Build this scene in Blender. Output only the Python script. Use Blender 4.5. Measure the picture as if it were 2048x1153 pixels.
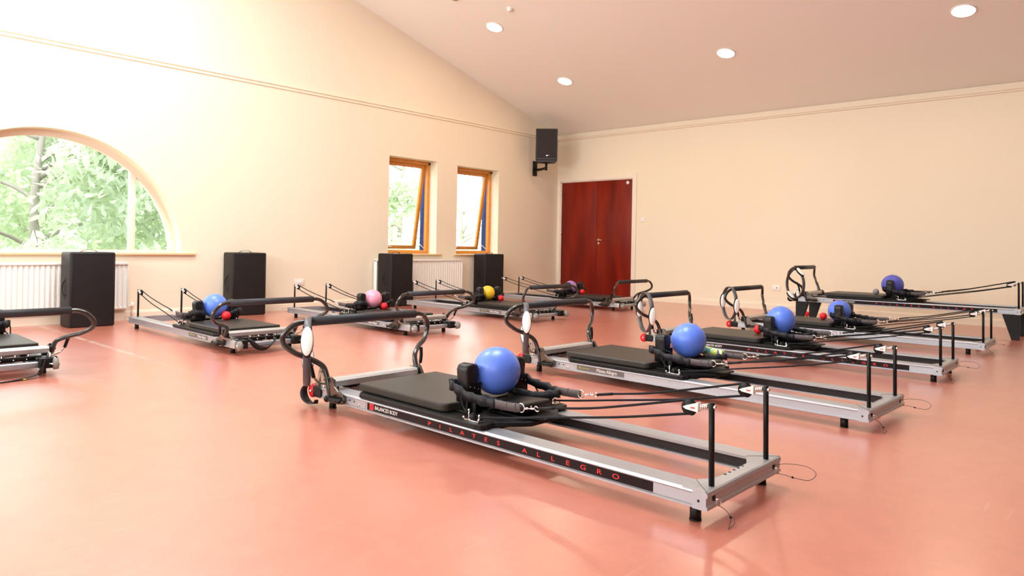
import bpy, bmesh, math, random
from mathutils import Vector, Matrix, Euler
PI = math.pi
R_ = math.radians
for o in list(bpy.data.objects):
    bpy.data.objects.remove(o)
scene = bpy.context.scene
COL = scene.collection
random.seed(7)

# ------------------------------------------------------------ camera
F_PX, YAW, ROLL, CY = 1415.95, 0.736506, 0.0179175, -84.14
cam_d = bpy.data.cameras.new('camera')
cam_d.sensor_width = 36.0
cam_d.lens = 36.0 * F_PX / 2048
cam_d.shift_y = CY / 2048.0
cam_d.clip_end = 300
cam = bpy.data.objects.new('camera', cam_d)
COL.objects.link(cam)
fw = Vector((math.cos(YAW), math.sin(YAW), 0))
rt = Vector((math.sin(YAW), -math.cos(YAW), 0))
up = Vector((0, 0, 1))
r2 = rt * math.cos(ROLL) + up * math.sin(ROLL)
u2 = -rt * math.sin(ROLL) + up * math.cos(ROLL)
M = Matrix((r2, u2, -fw)).transposed().to_4x4()
M.translation = Vector((0, 0, 1.0))
cam.matrix_world = M
scene.camera = cam

# ------------------------------------------------------------ view, world, fill lamps
scene.view_settings.view_transform = 'Standard'
scene.view_settings.look = 'None'
scene.view_settings.gamma = 1.0
scene.view_settings.use_curve_mapping = False
scene.view_settings.exposure = 0.0

world = bpy.data.worlds.new('overcast_sky')
scene.world = world
world.use_nodes = True
wn = world.node_tree.nodes; wl = world.node_tree.links
wn.clear()
wo = wn.new('ShaderNodeOutputWorld'); wb = wn.new('ShaderNodeBackground')
wb.inputs[0].default_value = (0.93, 0.97, 1.0, 1); wb.inputs[1].default_value = 5.0
wl.new(wb.outputs[0], wo.inputs[0])

YA, XB = 9.41, 11.79          # window wall, door wall
ROOF_Z = 5.50
XL, YN = -2.8, -4.5           # left wall, wall behind the camera

def area(name, loc, direction, sx, sy, power, col):
    d = bpy.data.lights.new(name, 'AREA'); d.shape = 'RECTANGLE'
    d.size = sx; d.size_y = sy; d.energy = power; d.color = col
    o = bpy.data.objects.new(name, d); COL.objects.link(o)
    o.location = loc
    o.rotation_euler = Vector(direction).to_track_quat('-Z', 'Y').to_euler()
    return o
for yy, pw in ((-0.4, 60), (3.3, 105), (7.0, 190)):  # fill lamps added along the unseen left wall to brighten the room
    area('left_wall_fill_lamp', (XL + 0.12, yy, 2.5), (1, 0, 0.45), 2.4, 1.7, pw, (0.86, 0.95, 1.0))
CEIL_FILL = ((2.4, 7.0, 280), (3.4, 3.4, 260))  # fill lamps added under the unseen ceiling, no roof opening behind them
for xx, yy, pw in CEIL_FILL:
    area('ceiling_fill_lamp', (xx, yy, ROOF_Z - 0.2), (0, 0, -1), 2.2, 1.6, pw, (0.88, 0.96, 1.0))

# ------------------------------------------------------------ materials
MATS = {}
def mat(name, col, rough=0.5, metal=0.0, spec=0.5, noise=None, bump=None, coat=0.0, sheen=0.0, emit=None, emit_s=0.0):
    """noise=(scale, amount) darkens/lightens; bump=(scale, strength)"""
    if name in MATS: return MATS[name]
    m = bpy.data.materials.new(name); m.use_nodes = True
    nt = m.node_tree; b = nt.nodes['Principled BSDF']
    b.inputs['Base Color'].default_value = (*col, 1)
    b.inputs['Roughness'].default_value = rough
    b.inputs['Metallic'].default_value = metal
    b.inputs['Specular IOR Level'].default_value = spec
    b.inputs['Coat Weight'].default_value = coat
    if emit:
        b.inputs['Emission Color'].default_value = (*emit, 1); b.inputs['Emission Strength'].default_value = emit_s
    tc = nt.nodes.new('ShaderNodeTexCoord')
    if noise:
        n = nt.nodes.new('ShaderNodeTexNoise'); n.inputs['Scale'].default_value = noise[0]; n.inputs['Detail'].default_value = 5
        nt.links.new(tc.outputs['Object'], n.inputs['Vector'])
        mx = nt.nodes.new('ShaderNodeMix'); mx.data_type = 'RGBA'
        a = noise[1]
        mx.inputs['A'].default_value = (*[c * (1 - a) for c in col], 1)
        mx.inputs['B'].default_value = (*[min(1, c * (1 + a)) for c in col], 1)
        nt.links.new(n.outputs['Fac'], mx.inputs['Factor'])
        nt.links.new(mx.outputs['Result'], b.inputs['Base Color'])
    if bump:
        n2 = nt.nodes.new('ShaderNodeTexNoise'); n2.inputs['Scale'].default_value = bump[0]; n2.inputs['Detail'].default_value = 4
        nt.links.new(tc.outputs['Object'], n2.inputs['Vector'])
        bp = nt.nodes.new('ShaderNodeBump'); bp.inputs['Strength'].default_value = bump[1]; bp.inputs['Distance'].default_value = 0.01
        nt.links.new(n2.outputs['Fac'], bp.inputs['Height'])
        nt.links.new(bp.outputs['Normal'], b.inputs['Normal'])
    MATS[name] = m
    return m

m_wall = mat('cream_wall_paint', (0.86, 0.76, 0.59), 0.75, spec=0.25, noise=(0.6, 0.03), bump=(60, 0.03))
m_rear = mat('dark_rear_wall', (0.10, 0.06, 0.045), 0.6, noise=(3, 0.2))  # unseen wall behind the camera, made dark to deepen contrast
m_ceil = mat('ceiling_paint', (0.93, 0.92, 0.85), 0.85, spec=0.15, noise=(0.5, 0.02))
m_trimw = mat('white_trim_paint', (0.86, 0.76, 0.63), 0.45, spec=0.4, noise=(3, 0.02))
m_base = mat('skirting_paint', (0.85, 0.74, 0.58), 0.5, spec=0.4, noise=(3, 0.02))
m_rad = mat('radiator_enamel', (0.88, 0.86, 0.80), 0.35, noise=(3, 0.01))
m_white = mat('white_plastic', (0.86, 0.84, 0.80), 0.35, noise=(10, 0.02))
m_sillw = mat('pale_sill_wood', (0.80, 0.55, 0.30), 0.45, noise=(8, 0.1))
m_silver = mat('brushed_aluminium', (0.42, 0.435, 0.46), 0.38, metal=0.6, noise=(14, 0.05))
m_silver2 = mat('worn_aluminium', (0.50, 0.495, 0.48), 0.40, metal=0.6, noise=(30, 0.12))
m_plate = mat('zinc_plate', (0.48, 0.43, 0.37), 0.35, metal=0.9, noise=(20, 0.12))
m_chrome = mat('chrome', (0.85, 0.83, 0.80), 0.12, metal=1.0, noise=(10, 0.02))
m_gun = mat('gunmetal_tube', (0.022, 0.018, 0.015), 0.2, metal=0.1, spec=0.6, noise=(20, 0.1), coat=0.3)
m_gus = mat('polished_gunmetal', (0.14, 0.12, 0.105), 0.22, metal=0.9, noise=(20, 0.1))
m_foam = mat('grey_foam_sleeve', (0.030, 0.030, 0.036), 0.5, spec=0.3, bump=(220, 0.05), noise=(20, 0.1))
m_black = mat('black_steel', (0.005, 0.004, 0.004), 0.45, spec=0.25, noise=(20, 0.15))
m_blackp = mat('black_plastic', (0.007, 0.006, 0.006), 0.45, spec=0.25, noise=(20, 0.15))
m_vinyl = mat('dark_vinyl', (0.030, 0.026, 0.022), 0.42, spec=0.3, bump=(260, 0.06), noise=(6, 0.08))
m_vinyl2 = mat('black_vinyl', (0.010, 0.009, 0.009), 0.38, spec=0.35, bump=(200, 0.06), noise=(6, 0.1))
m_box = mat('black_box_vinyl', (0.011, 0.009, 0.009), 0.5, spec=0.3, bump=(160, 0.08), noise=(5, 0.1))
m_rope = mat('black_rope', (0.007, 0.007, 0.010), 0.6, spec=0.2, bump=(900, 0.25), noise=(300, 0.3))
m_web = mat('grey_webbing', (0.085, 0.066, 0.064), 0.6, bump=(500, 0.25), noise=(60, 0.1))
m_cloth = mat('black_strap_cloth', (0.012, 0.012, 0.015), 0.5, spec=0.3, bump=(140, 0.25), noise=(30, 0.2))
m_red = mat('red_rubber', (0.78, 0.008, 0.016), 0.42, bump=(160, 0.5), noise=(20, 0.06))
m_redtext = mat('red_lettering', (0.85, 0.03, 0.035), 0.5, noise=(20, 0.02))
m_whtext = mat('white_lettering', (0.85, 0.83, 0.8), 0.5, noise=(20, 0.02))
m_grtext = mat('yellow_green_lettering', (0.55, 0.62, 0.03), 0.5, noise=(20, 0.02))
m_label = mat('black_label', (0.014, 0.007, 0.007), 0.45, spec=0.15, noise=(20, 0.1))
m_label2 = mat('grey_label', (0.15, 0.135, 0.13), 0.45, metal=0.3, noise=(20, 0.05))
m_dark = mat('dark_recess', (0.02, 0.014, 0.012), 0.7, noise=(20, 0.1))
m_wheelg = mat('grey_wheel_rubber', (0.24, 0.22, 0.19), 0.5, noise=(20, 0.1))
m_oval = mat('cream_pad_foam', (0.86, 0.83, 0.77), 0.55, noise=(30, 0.02))
m_band = mat('grey_ring_rubber', (0.075, 0.075, 0.085), 0.42, noise=(30, 0.08))
m_bandin = mat('brown_ring_inner', (0.02, 0.012, 0.010), 0.5, noise=(30, 0.1))
m_frame = mat('orange_varnished_wood', (0.72, 0.30, 0.045), 0.35, noise=(12, 0.18), coat=0.3)
m_blue = mat('blue_render', (0.035, 0.06, 0.22), 0.8, noise=(9, 0.35))
m_spk = mat('black_speaker_shell', (0.014, 0.012, 0.012), 0.5, bump=(150, 0.2), noise=(20, 0.1))
m_grille = mat('speaker_grille', (0.026, 0.022, 0.022), 0.55, bump=(420, 0.8), noise=(40, 0.1))
m_steelw = mat('thin_steel_wire', (0.12, 0.11, 0.11), 0.35, metal=0.8, noise=(20, 0.1))
m_lamp = mat('downlight_glow', (1, 1, 1), 0.5, emit=(1.0, 0.95, 0.86), emit_s=14.0)
m_tan = mat('tan_fitting', (0.45, 0.30, 0.16), 0.6, noise=(20, 0.1))
m_bark = mat('pale_bark', (0.36, 0.30, 0.24), 0.9, noise=(4, 0.3))
m_lawn = mat('lawn', (0.35, 0.42, 0.22), 0.95, noise=(1.2, 0.3))
m_trunk = mat('garden_trunk', (0.42, 0.37, 0.32), 0.9, noise=(4, 0.3))

def ball_mat(name, col):
    return mat(name, col, 0.34, spec=0.5, noise=(4, 0.04), bump=(300, 0.03))
m_bblue = ball_mat('blue_ball', (0.11, 0.22, 0.80))
m_bviolet = ball_mat('indigo_ball', (0.10, 0.12, 0.55))
m_bpink = ball_mat('pink_ball', (0.86, 0.33, 0.44))
m_byel = ball_mat('yellow_ball', (0.85, 0.52, 0.02))
m_bpur = ball_mat('purple_ball', (0.36, 0.20, 0.50))
m_bgrey = ball_mat('grey_ball', (0.26, 0.24, 0.25))

def leaf_material(name, col, col2):
    m = bpy.data.materials.new(name); m.use_nodes = True
    nt = m.node_tree; nt.nodes.clear()
    out = nt.nodes.new('ShaderNodeOutputMaterial'); d = nt.nodes.new('ShaderNodeBsdfDiffuse'); t = nt.nodes.new('ShaderNodeBsdfTranslucent')
    mx = nt.nodes.new('ShaderNodeMixShader'); mx.inputs[0].default_value = 0.5
    n = nt.nodes.new('ShaderNodeTexNoise'); n.inputs['Scale'].default_value = 1.6
    tc = nt.nodes.new('ShaderNodeTexCoord'); nt.links.new(tc.outputs['Object'], n.inputs['Vector'])
    rp = nt.nodes.new('ShaderNodeValToRGB'); rp.color_ramp.elements[0].position = 0.35; rp.color_ramp.elements[1].position = 0.65
    rp.color_ramp.elements[0].color = (*col, 1); rp.color_ramp.elements[1].color = (*col2, 1)
    nt.links.new(n.outputs['Fac'], rp.inputs['Fac'])
    nt.links.new(rp.outputs['Color'], d.inputs['Color']); nt.links.new(rp.outputs['Color'], t.inputs['Color'])
    nt.links.new(d.outputs[0], mx.inputs[1]); nt.links.new(t.outputs[0], mx.inputs[2]); nt.links.new(mx.outputs[0], out.inputs[0])
    return m
m_leaf = leaf_material('pale_green_leaves', (0.56, 0.65, 0.47), (0.76, 0.81, 0.64))

def glass_material():
    m = bpy.data.materials.new('window_glass'); m.use_nodes = True
    nt = m.node_tree; nt.nodes.clear()
    out = nt.nodes.new('ShaderNodeOutputMaterial'); t = nt.nodes.new('ShaderNodeBsdfTransparent'); g = nt.nodes.new('ShaderNodeBsdfGlossy')
    g.inputs['Roughness'].default_value = 0.02
    lf = nt.nodes.new('ShaderNodeLayerWeight'); lf.inputs[0].default_value = 0.5
    lw = nt.nodes.new('ShaderNodeMath'); lw.operation = 'POWER'; lw.inputs[1].default_value = 5.0; nt.links.new(lf.outputs['Facing'], lw.inputs[0])
    mx = nt.nodes.new('ShaderNodeMixShader')
    nt.links.new(lw.outputs[0], mx.inputs[0]); nt.links.new(t.outputs[0], mx.inputs[1]); nt.links.new(g.outputs[0], mx.inputs[2])
    nt.links.new(mx.outputs[0], out.inputs[0])
    return m
m_glass = glass_material()

def floor_material():
    m = bpy.data.materials.new('red_sheet_floor'); m.use_nodes = True
    nt = m.node_tree; L = nt.links; N = nt.nodes
    b = N['Principled BSDF']
    tc = N.new('ShaderNodeTexCoord')
    def noise(scale, detail=6, rough=0.6, vec=None):
        n = N.new('ShaderNodeTexNoise'); n.inputs['Scale'].default_value = scale; n.inputs['Detail'].default_value = detail; n.inputs['Roughness'].default_value = rough
        L.new(vec or tc.outputs['Object'], n.inputs['Vector']); return n
    def ramp(src, p0, p1, c0, c1):
        r = N.new('ShaderNodeValToRGB'); r.color_ramp.elements[0].position = p0; r.color_ramp.elements[1].position = p1
        r.color_ramp.elements[0].color = c0; r.color_ramp.elements[1].color = c1
        L.new(src, r.inputs['Fac']); return r
    def mixc(fac, a, bb):
        x = N.new('ShaderNodeMix'); x.data_type = 'RGBA'
        if isinstance(fac, float): x.inputs['Factor'].default_value = fac
        else: L.new(fac, x.inputs['Factor'])
        for s, v in (('A', a), ('B', bb)):
            if isinstance(v, tuple): x.inputs[s].default_value = v
            else: L.new(v, x.inputs[s])
        return x.outputs['Result']
    def math_(op, a, bb=None, clamp=False):
        x = N.new('ShaderNodeMath'); x.operation = op; x.use_clamp = clamp
        for i, v in enumerate((a, bb)):
            if v is None: continue
            if isinstance(v, (int, float)): x.inputs[i].default_value = v
            else: L.new(v, x.inputs[i])
        return x.outputs[0]
    n1 = noise(0.8); n2 = noise(9.0, 8, 0.7)
    base = ramp(n1.outputs['Fac'], 0.3, 0.7, (0.50, 0.146, 0.094, 1), (0.565, 0.186, 0.124, 1)).outputs['Color']
    fine = ramp(n2.outputs['Fac'], 0.35, 0.65, (0.92, 0.90, 0.90, 1), (1.06, 1.08, 1.08, 1)).outputs['Color']
    mul = N.new('ShaderNodeMix'); mul.data_type = 'RGBA'; mul.blend_type = 'MULTIPLY'; mul.inputs['Factor'].default_value = 1.0
    L.new(base, mul.inputs['A']); L.new(fine, mul.inputs['B']); colr = mul.outputs['Result']
    # thin scratches: stretched noise in two directions
    for rot, sc in ((0.5, (1.2, 26, 1)), (-0.9, (1.0, 22, 1))):
        mp = N.new('ShaderNodeMapping'); mp.inputs['Rotation'].default_value = (0, 0, rot); mp.inputs['Scale'].default_value = sc
        L.new(tc.outputs['Object'], mp.inputs['Vector'])
        ns = noise(1.6, 3, 0.5, mp.outputs['Vector'])
        k = ramp(ns.outputs['Fac'], 0.70, 0.74, (0, 0, 0, 1), (1, 1, 1, 1)).outputs['Color']
        colr = mixc(math_('MULTIPLY', k, 0.22), colr, (0.80, 0.52, 0.42, 1))
    # dull scuffs
    ns = noise(2.6, 9, 0.75)
    k = ramp(ns.outputs['Fac'], 0.64, 0.75, (0, 0, 0, 1), (1, 1, 1, 1)).outputs['Color']
    colr = mixc(math_('MULTIPLY', k, 0.35), colr, (0.45, 0.115, 0.09, 1))
    # worn pale line of old court marking along x = 2.35
    sep = N.new('ShaderNodeSeparateXYZ'); L.new(tc.outputs['Object'], sep.inputs[0])
    d = math_('ABSOLUTE', math_('SUBTRACT', sep.outputs['X'], 2.35))
    inl = math_('LESS_THAN', d, 0.025)
    ny = math_('GREATER_THAN', sep.outputs['Y'], 1.2)
    nw = noise(5.0, 8, 0.8); wear = ramp(nw.outputs['Fac'], 0.42, 0.62, (0, 0, 0, 1), (1, 1, 1, 1)).outputs['Color']
    # strongest by the window wall
    far = N.new('ShaderNodeMapRange'); far.inputs[1].default_value = 5.6; far.inputs[2].default_value = 7.8; far.inputs[3].default_value = 0.08; far.inputs[4].default_value = 0.85
    L.new(sep.outputs['Y'], far.inputs[0])
    fac = math_('MULTIPLY', math_('MULTIPLY', math_('MULTIPLY', inl, ny), wear), far.outputs[0])
    colr = mixc(fac, colr, (0.72, 0.66, 0.58, 1))
    L.new(colr, b.inputs['Base Color'])
    nr = noise(3.0, 6, 0.6)
    rr = N.new('ShaderNodeMapRange'); rr.inputs[3].default_value = 0.24; rr.inputs[4].default_value = 0.40
    L.new(nr.outputs['Fac'], rr.inputs[0]); L.new(rr.outputs[0], b.inputs['Roughness'])
    b.inputs['Specular IOR Level'].default_value = 0.6
    b.inputs['Coat Weight'].default_value = 0.85; b.inputs['Coat Roughness'].default_value = 0.30; b.inputs['Coat IOR'].default_value = 1.85
    bp = N.new('ShaderNodeBump'); bp.inputs['Strength'].default_value = 0.06; bp.inputs['Distance'].default_value = 0.01
    nb = noise(14, 5); L.new(nb.outputs['Fac'], bp.inputs['Height']); L.new(bp.outputs['Normal'], b.inputs['Normal'])
    return m
m_floor = floor_material()

def door_material():
    m = bpy.data.materials.new('red_mahogany_veneer'); m.use_nodes = True
    nt = m.node_tree; L = nt.links; N = nt.nodes; b = N['Principled BSDF']
    tc = N.new('ShaderNodeTexCoord'); mp = N.new('ShaderNodeMapping'); mp.inputs['Scale'].default_value = (3.2, 3.2, 0.55)
    L.new(tc.outputs['Object'], mp.inputs['Vector'])
    n = N.new('ShaderNodeTexNoise'); n.inputs['Scale'].default_value = 1.3; n.inputs['Detail'].default_value = 5; L.new(mp.outputs[0], n.inputs['Vector'])
    r = N.new('ShaderNodeValToRGB'); r.color_ramp.elements[0].position = 0.3; r.color_ramp.elements[1].position = 0.7
    r.color_ramp.elements[0].color = (0.11, 0.004, 0.002, 1); r.color_ramp.elements[1].color = (0.27, 0.018, 0.005, 1)
    L.new(n.outputs['Fac'], r.inputs['Fac']); L.new(r.outputs['Color'], b.inputs['Base Color'])
    b.inputs['Roughness'].default_value = 0.3; b.inputs['Specular IOR Level'].default_value = 0.3
    return m
m_door = door_material()

# ------------------------------------------------------------ mesh helpers
class MB:
    def __init__(s):
        s.bm = bmesh.new(); s.mats = []
    def mi(s, m):
        if m not in s.mats: s.mats.append(m)
        return s.mats.index(m)
    def add(s, bm2, m, smooth=True):
        i = s.mi(m)
        for f in bm2.faces: f.material_index = i; f.smooth = smooth
        me = bpy.data.meshes.new('tmp'); bm2.to_mesh(me); bm2.free()
        s.bm.from_mesh(me); bpy.data.meshes.remove(me)
        return s
    def box(s, c, d, m, r=0.0, rot=None, seg=2):
        b = bmesh.new(); bmesh.ops.create_cube(b, size=1.0)
        for v in b.verts: v.co = Vector((v.co.x * d[0], v.co.y * d[1], v.co.z * d[2]))
        if r > 0: bmesh.ops.bevel(b, geom=list(b.edges), offset=min(r, min(d) * 0.49), segments=seg, affect='EDGES', profile=0.5)
        T = Matrix.Translation(Vector(c))
        if rot is not None: T = T @ Euler(rot).to_matrix().to_4x4()
        b.transform(T)
        return s.add(b, m, smooth=(r > 0))
    def prism(s, pts, axis, a0, a1, m, r=0.0, smooth=False):
        """pts 2D in the plane perpendicular to axis: axis x->(y,z), y->(x,z), z->(x,y)"""
        b = bmesh.new()
        def P(p, t):
            return {'x': (t, p[0], p[1]), 'y': (p[0], t, p[1]), 'z': (p[0], p[1], t)}[axis]
        v0 = [b.verts.new(P(p, a0)) for p in pts]; v1 = [b.verts.new(P(p, a1)) for p in pts]
        n = len(pts)
        f0 = b.faces.new(v0); f1 = b.faces.new(list(reversed(v1)))
        for i in range(n): b.faces.new((v0[i], v1[i], v1[(i + 1) % n], v0[(i + 1) % n]))
        bmesh.ops.recalc_face_normals(b, faces=list(b.faces))
        if r > 0:
            es = [e for e in b.edges if any(f in (f0, f1) for f in e.link_faces)]
            bmesh.ops.bevel(b, geom=es, offset=r, segments=3, affect='EDGES', profile=0.5)
        return s.add(b, m, smooth)
    def tube(s, path, r, m, seg=10, closed=False, caps=True, r_end=None):
        b = bmesh.new(); P = [Vector(p) for p in path]; n = len(P)
        rings = []; nrm = None
        for i in range(n):
            if closed: t = (P[(i + 1) % n] - P[i - 1]).normalized()
            else: t = (P[min(i + 1, n - 1)] - P[max(i - 1, 0)]).normalized()
            if nrm is None:
                a = Vector((0, 0, 1)) if abs(t.z) < 0.9 else Vector((1, 0, 0))
                nrm = t.cross(a).normalized()
            else:
                nrm = (nrm - t * nrm.dot(t)).normalized()
            bn = t.cross(nrm)
            rr = r if r_end is None else r + (r_end - r) * i / (n - 1)
            rings.append([b.verts.new(P[i] + (nrm * math.cos(2 * PI * k / seg) + bn * math.sin(2 * PI * k / seg)) * rr) for k in range(seg)])
        for i in range(n if closed else n - 1):
            A, B = rings[i], rings[(i + 1) % n]
            for k in range(seg): b.faces.new((A[k], A[(k + 1) % seg], B[(k + 1) % seg], B[k]))
        if caps and not closed:
            b.faces.new(list(reversed(rings[0]))); b.faces.new(rings[-1])
        bmesh.ops.recalc_face_normals(b, faces=list(b.faces))
        return s.add(b, m)
    def cyl(s, p0, p1, r, m, seg=16, r2=None):
        return s.tube([p0, p1], r, m, seg, r_end=r2)
    def ribbon(s, path, widths_dir, w, th, m):
        """flat band swept along a path; widths_dir(i) = direction of its width"""
        b = bmesh.new(); P = [Vector(p) for p in path]; n = len(P); rings = []
        for i in range(n):
            t = (P[min(i + 1, n - 1)] - P[max(i - 1, 0)]).normalized()
            wd = Vector(widths_dir(i)) if callable(widths_dir) else Vector(widths_dir)
            wd = (wd - t * wd.dot(t)).normalized(); nn = t.cross(wd)
            ww = w(i) if callable(w) else w
            rings.append([b.verts.new(P[i] + wd * a * ww / 2 + nn * c * th / 2) for a, c in ((-1, -1), (1, -1), (1, 1), (-1, 1))])
        for i in range(n - 1):
            for k in range(4): b.faces.new((rings[i][k], rings[i][(k + 1) % 4], rings[i + 1][(k + 1) % 4], rings[i + 1][k]))
        b.faces.new(list(reversed(rings[0]))); b.faces.new(rings[-1])
        bmesh.ops.recalc_face_normals(b, faces=list(b.faces))
        return s.add(b, m)
    def sphere(s, c, r, m, sc=(1, 1, 1), seg=24):
        b = bmesh.new(); bmesh.ops.create_uvsphere(b, u_segments=seg, v_segments=seg // 2, radius=r)
        b.transform(Matrix.Translation(Vector(c)) @ Matrix.Diagonal((*sc, 1)))
        return s.add(b, m)
    def torus(s, c, R, r, m, u=(1, 0, 0), v=(0, 0, 1), seg=24, a0=0, a1=360, rs=8):
        u = Vector(u); v = Vector(v); c = Vector(c); full = (a1 - a0) >= 360
        n = seg if full else seg + 1
        pts = [c + (u * math.cos(R_(a0 + (a1 - a0) * i / seg)) + v * math.sin(R_(a0 + (a1 - a0) * i / seg))) * R for i in range(n)]
        return s.tube(pts, r, m, rs, closed=full)
    def mesh(s, name):
        me = bpy.data.meshes.new(name); s.bm.to_mesh(me); s.bm.free()
        for m in s.mats: me.materials.append(m)
        return me

def spline(pts, k=6):
    P = [Vector(p) for p in pts]; out = []
    for i in range(len(P) - 1):
        p0 = P[max(i - 1, 0)]; p1 = P[i]; p2 = P[i + 1]; p3 = P[min(i + 2, len(P) - 1)]
        for j in range(k):
            t = j / k
            out.append(0.5 * ((2 * p1) + (-p0 + p2) * t + (2 * p0 - 5 * p1 + 4 * p2 - p3) * t * t + (-p0 + 3 * p1 - 3 * p2 + p3) * t ** 3))
    out.append(P[-1]); return out

def obj(name, me, parent=None, loc=None, rot=None, label=None):
    o = bpy.data.objects.new(name, me); COL.objects.link(o)
    if parent is not None: o.parent = parent
    if loc is not None: o.location = loc
    if rot is not None: o.rotation_euler = rot
    if label: o['label'] = label
    return o
def tag(o, label, cat, group=None):
    o['label'] = label; o['category'] = cat
    if group: o['group'] = group
    return o
def thing(name, label, cat, loc=(0, 0, 0), rz=0, group=None):
    o = bpy.data.objects.new(name, None); COL.objects.link(o); o.location = loc; o.rotation_euler = (0, 0, rz)
    o.empty_display_size = 0.1
    return tag(o, label, cat, group)
def struct(name, me, parent=None):
    o = obj(name, me, parent)
    if parent is None: o['kind'] = 'structure'
    return o

def add_text(mb, s, size, origin, xdir, ydir, m, sx=1.0, align='LEFT', depth=0.0006, thick=0.0):
    cu = bpy.data.curves.new('lettering', 'FONT'); cu.body = s; cu.size = size; cu.align_x = align; cu.extrude = depth; cu.offset = thick
    cu.resolution_u = 3
    o = bpy.data.objects.new('tmp_text', cu); COL.objects.link(o)
    bpy.context.view_layer.update()
    me = bpy.data.meshes.new_from_object(o.evaluated_get(bpy.context.evaluated_depsgraph_get()))
    bpy.data.objects.remove(o); bpy.data.curves.remove(cu)
    b = bmesh.new(); b.from_mesh(me); bpy.data.meshes.remove(me)
    X = Vector(xdir).normalized(); Y = Vector(ydir).normalized(); Z = X.cross(Y); O = Vector(origin)
    for v in b.verts: v.co = O + X * v.co.x * sx + Y * v.co.y + Z * v.co.z
    mb.add(b, m, smooth=False)

# ------------------------------------------------------------ ROOM SHELL
def ceil_z(x):
    ridge = 3.4; s = 0.285
    if x > ridge: return 3.36 + s * (XB - x)
    return 3.36 + s * (XB - ridge) - s * (ridge - x)
mb = MB(); mb.box(((XL + XB) / 2, (YN + YA) / 2, -0.1), (XB - XL + 0.6, YA - YN + 0.6, 0.2), m_floor)
struct('floor', mb.mesh('floor'))
# ceiling: two slopes with thickness
mb = MB()
prof = [(XL - 0.2, ceil_z(XL - 0.2)), (3.4, ceil_z(3.4)), (XB + 0.2, ceil_z(XB + 0.2)), (XB + 0.2, ceil_z(XB + 0.2) + 0.2), (3.4, ceil_z(3.4) + 0.2), (XL - 0.2, ceil_z(XL - 0.2) + 0.2)]
mb.prism(prof, 'y', YN - 0.2, YA + 0.45, m_ceil)
struct('ceiling', mb.mesh('ceiling'))

ARC_C, ARC_Z, ARC_R = 2.47, 0.78, 1.485
def arc_pts(r, n=48, z0=0.82, cx=ARC_C):
    a0 = math.asin((z0 - ARC_Z) / r)
    return [(cx + r * math.cos(a0 + (PI - 2 * a0) * i / n), ARC_Z + r * math.sin(a0 + (PI - 2 * a0) * i / n)) for i in range(n + 1)]
W1 = (7.315, 8.38, 0.835, 2.47)
W2 = (8.865, 9.965, 0.835, 2.45)

def plate_with_holes(name, outer, holes, y0, y1, m):
    """wall lying in xz, made from a filled outline with holes, extruded from y0 to y1"""
    cu = bpy.data.curves.new(name, 'CURVE'); cu.dimensions = '2D'; cu.fill_mode = 'BOTH'; cu.extrude = abs(y1 - y0) / 2
    for loop in [outer] + holes:
        sp = cu.splines.new('POLY'); sp.points.add(len(loop) - 1); sp.use_cyclic_u = True
        for i, p in enumerate(loop): sp.points[i].co = (p[0], p[1], 0, 1)
    o = bpy.data.objects.new('tmp_wall', cu); COL.objects.link(o); bpy.context.view_layer.update()
    me = bpy.data.meshes.new_from_object(o.evaluated_get(bpy.context.evaluated_depsgraph_get()))
    bpy.data.objects.remove(o); bpy.data.curves.remove(cu)
    b = bmesh.new(); b.from_mesh(me); bpy.data.meshes.remove(me)
    ym = (y0 + y1) / 2
    for v in b.verts: v.co = Vector((v.co.x, ym + v.co.z, v.co.y))
    bmesh.ops.remove_doubles(b, verts=list(b.verts), dist=1e-5)
    bmesh.ops.recalc_face_normals(b, faces=list(b.faces))
    mb = MB(); mb.add(b, m, smooth=False)
    return mb
def rect(w): return [(w[0], w[2]), (w[1], w[2]), (w[1], w[3]), (w[0], w[3])]
outerA = [(XL - 0.2, -0.1), (XB + 0.2, -0.1), (XB + 0.2, ceil_z(XB + 0.2) + 0.1), (3.4, ceil_z(3.4) + 0.1), (XL - 0.2, ceil_z(XL - 0.2) + 0.1)]
holesA = [arc_pts(ARC_R), rect(W1), rect(W2)]
mb = plate_with_holes('wall_windows', outerA, holesA, YA, YA + 0.27, m_wall)
struct('wall_back', mb.mesh('wall_back'))
# outer skin of the same wall, blue render outside
mb = plate_with_holes('outer_skin', outerA, [arc_pts(ARC_R), rect(W1), rect(W2)], YA + 0.275, YA + 0.45, m_blue)
struct('trim_1', mb.mesh('outer_skin'))
# door wall
mb = MB(); DY0, DY1, DZ = 7.535, 9.315, 2.365
T = 0.2
mb.box((XB + T / 2, (YN + DY0) / 2 - 0.1, 1.9), (T, DY0 - YN + 0.2, 4.0), m_wall)
mb.box((XB + T / 2, (DY1 + YA + 0.2) / 2, 1.9), (T, YA + 0.2 - DY1, 4.0), m_wall)
mb.box((XB + T / 2, (DY0 + DY1) / 2, (DZ + 3.9) / 2), (T, DY1 - DY0, 3.9 - DZ), m_wall)
struct('wall_right', mb.mesh('wall_right'))
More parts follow.
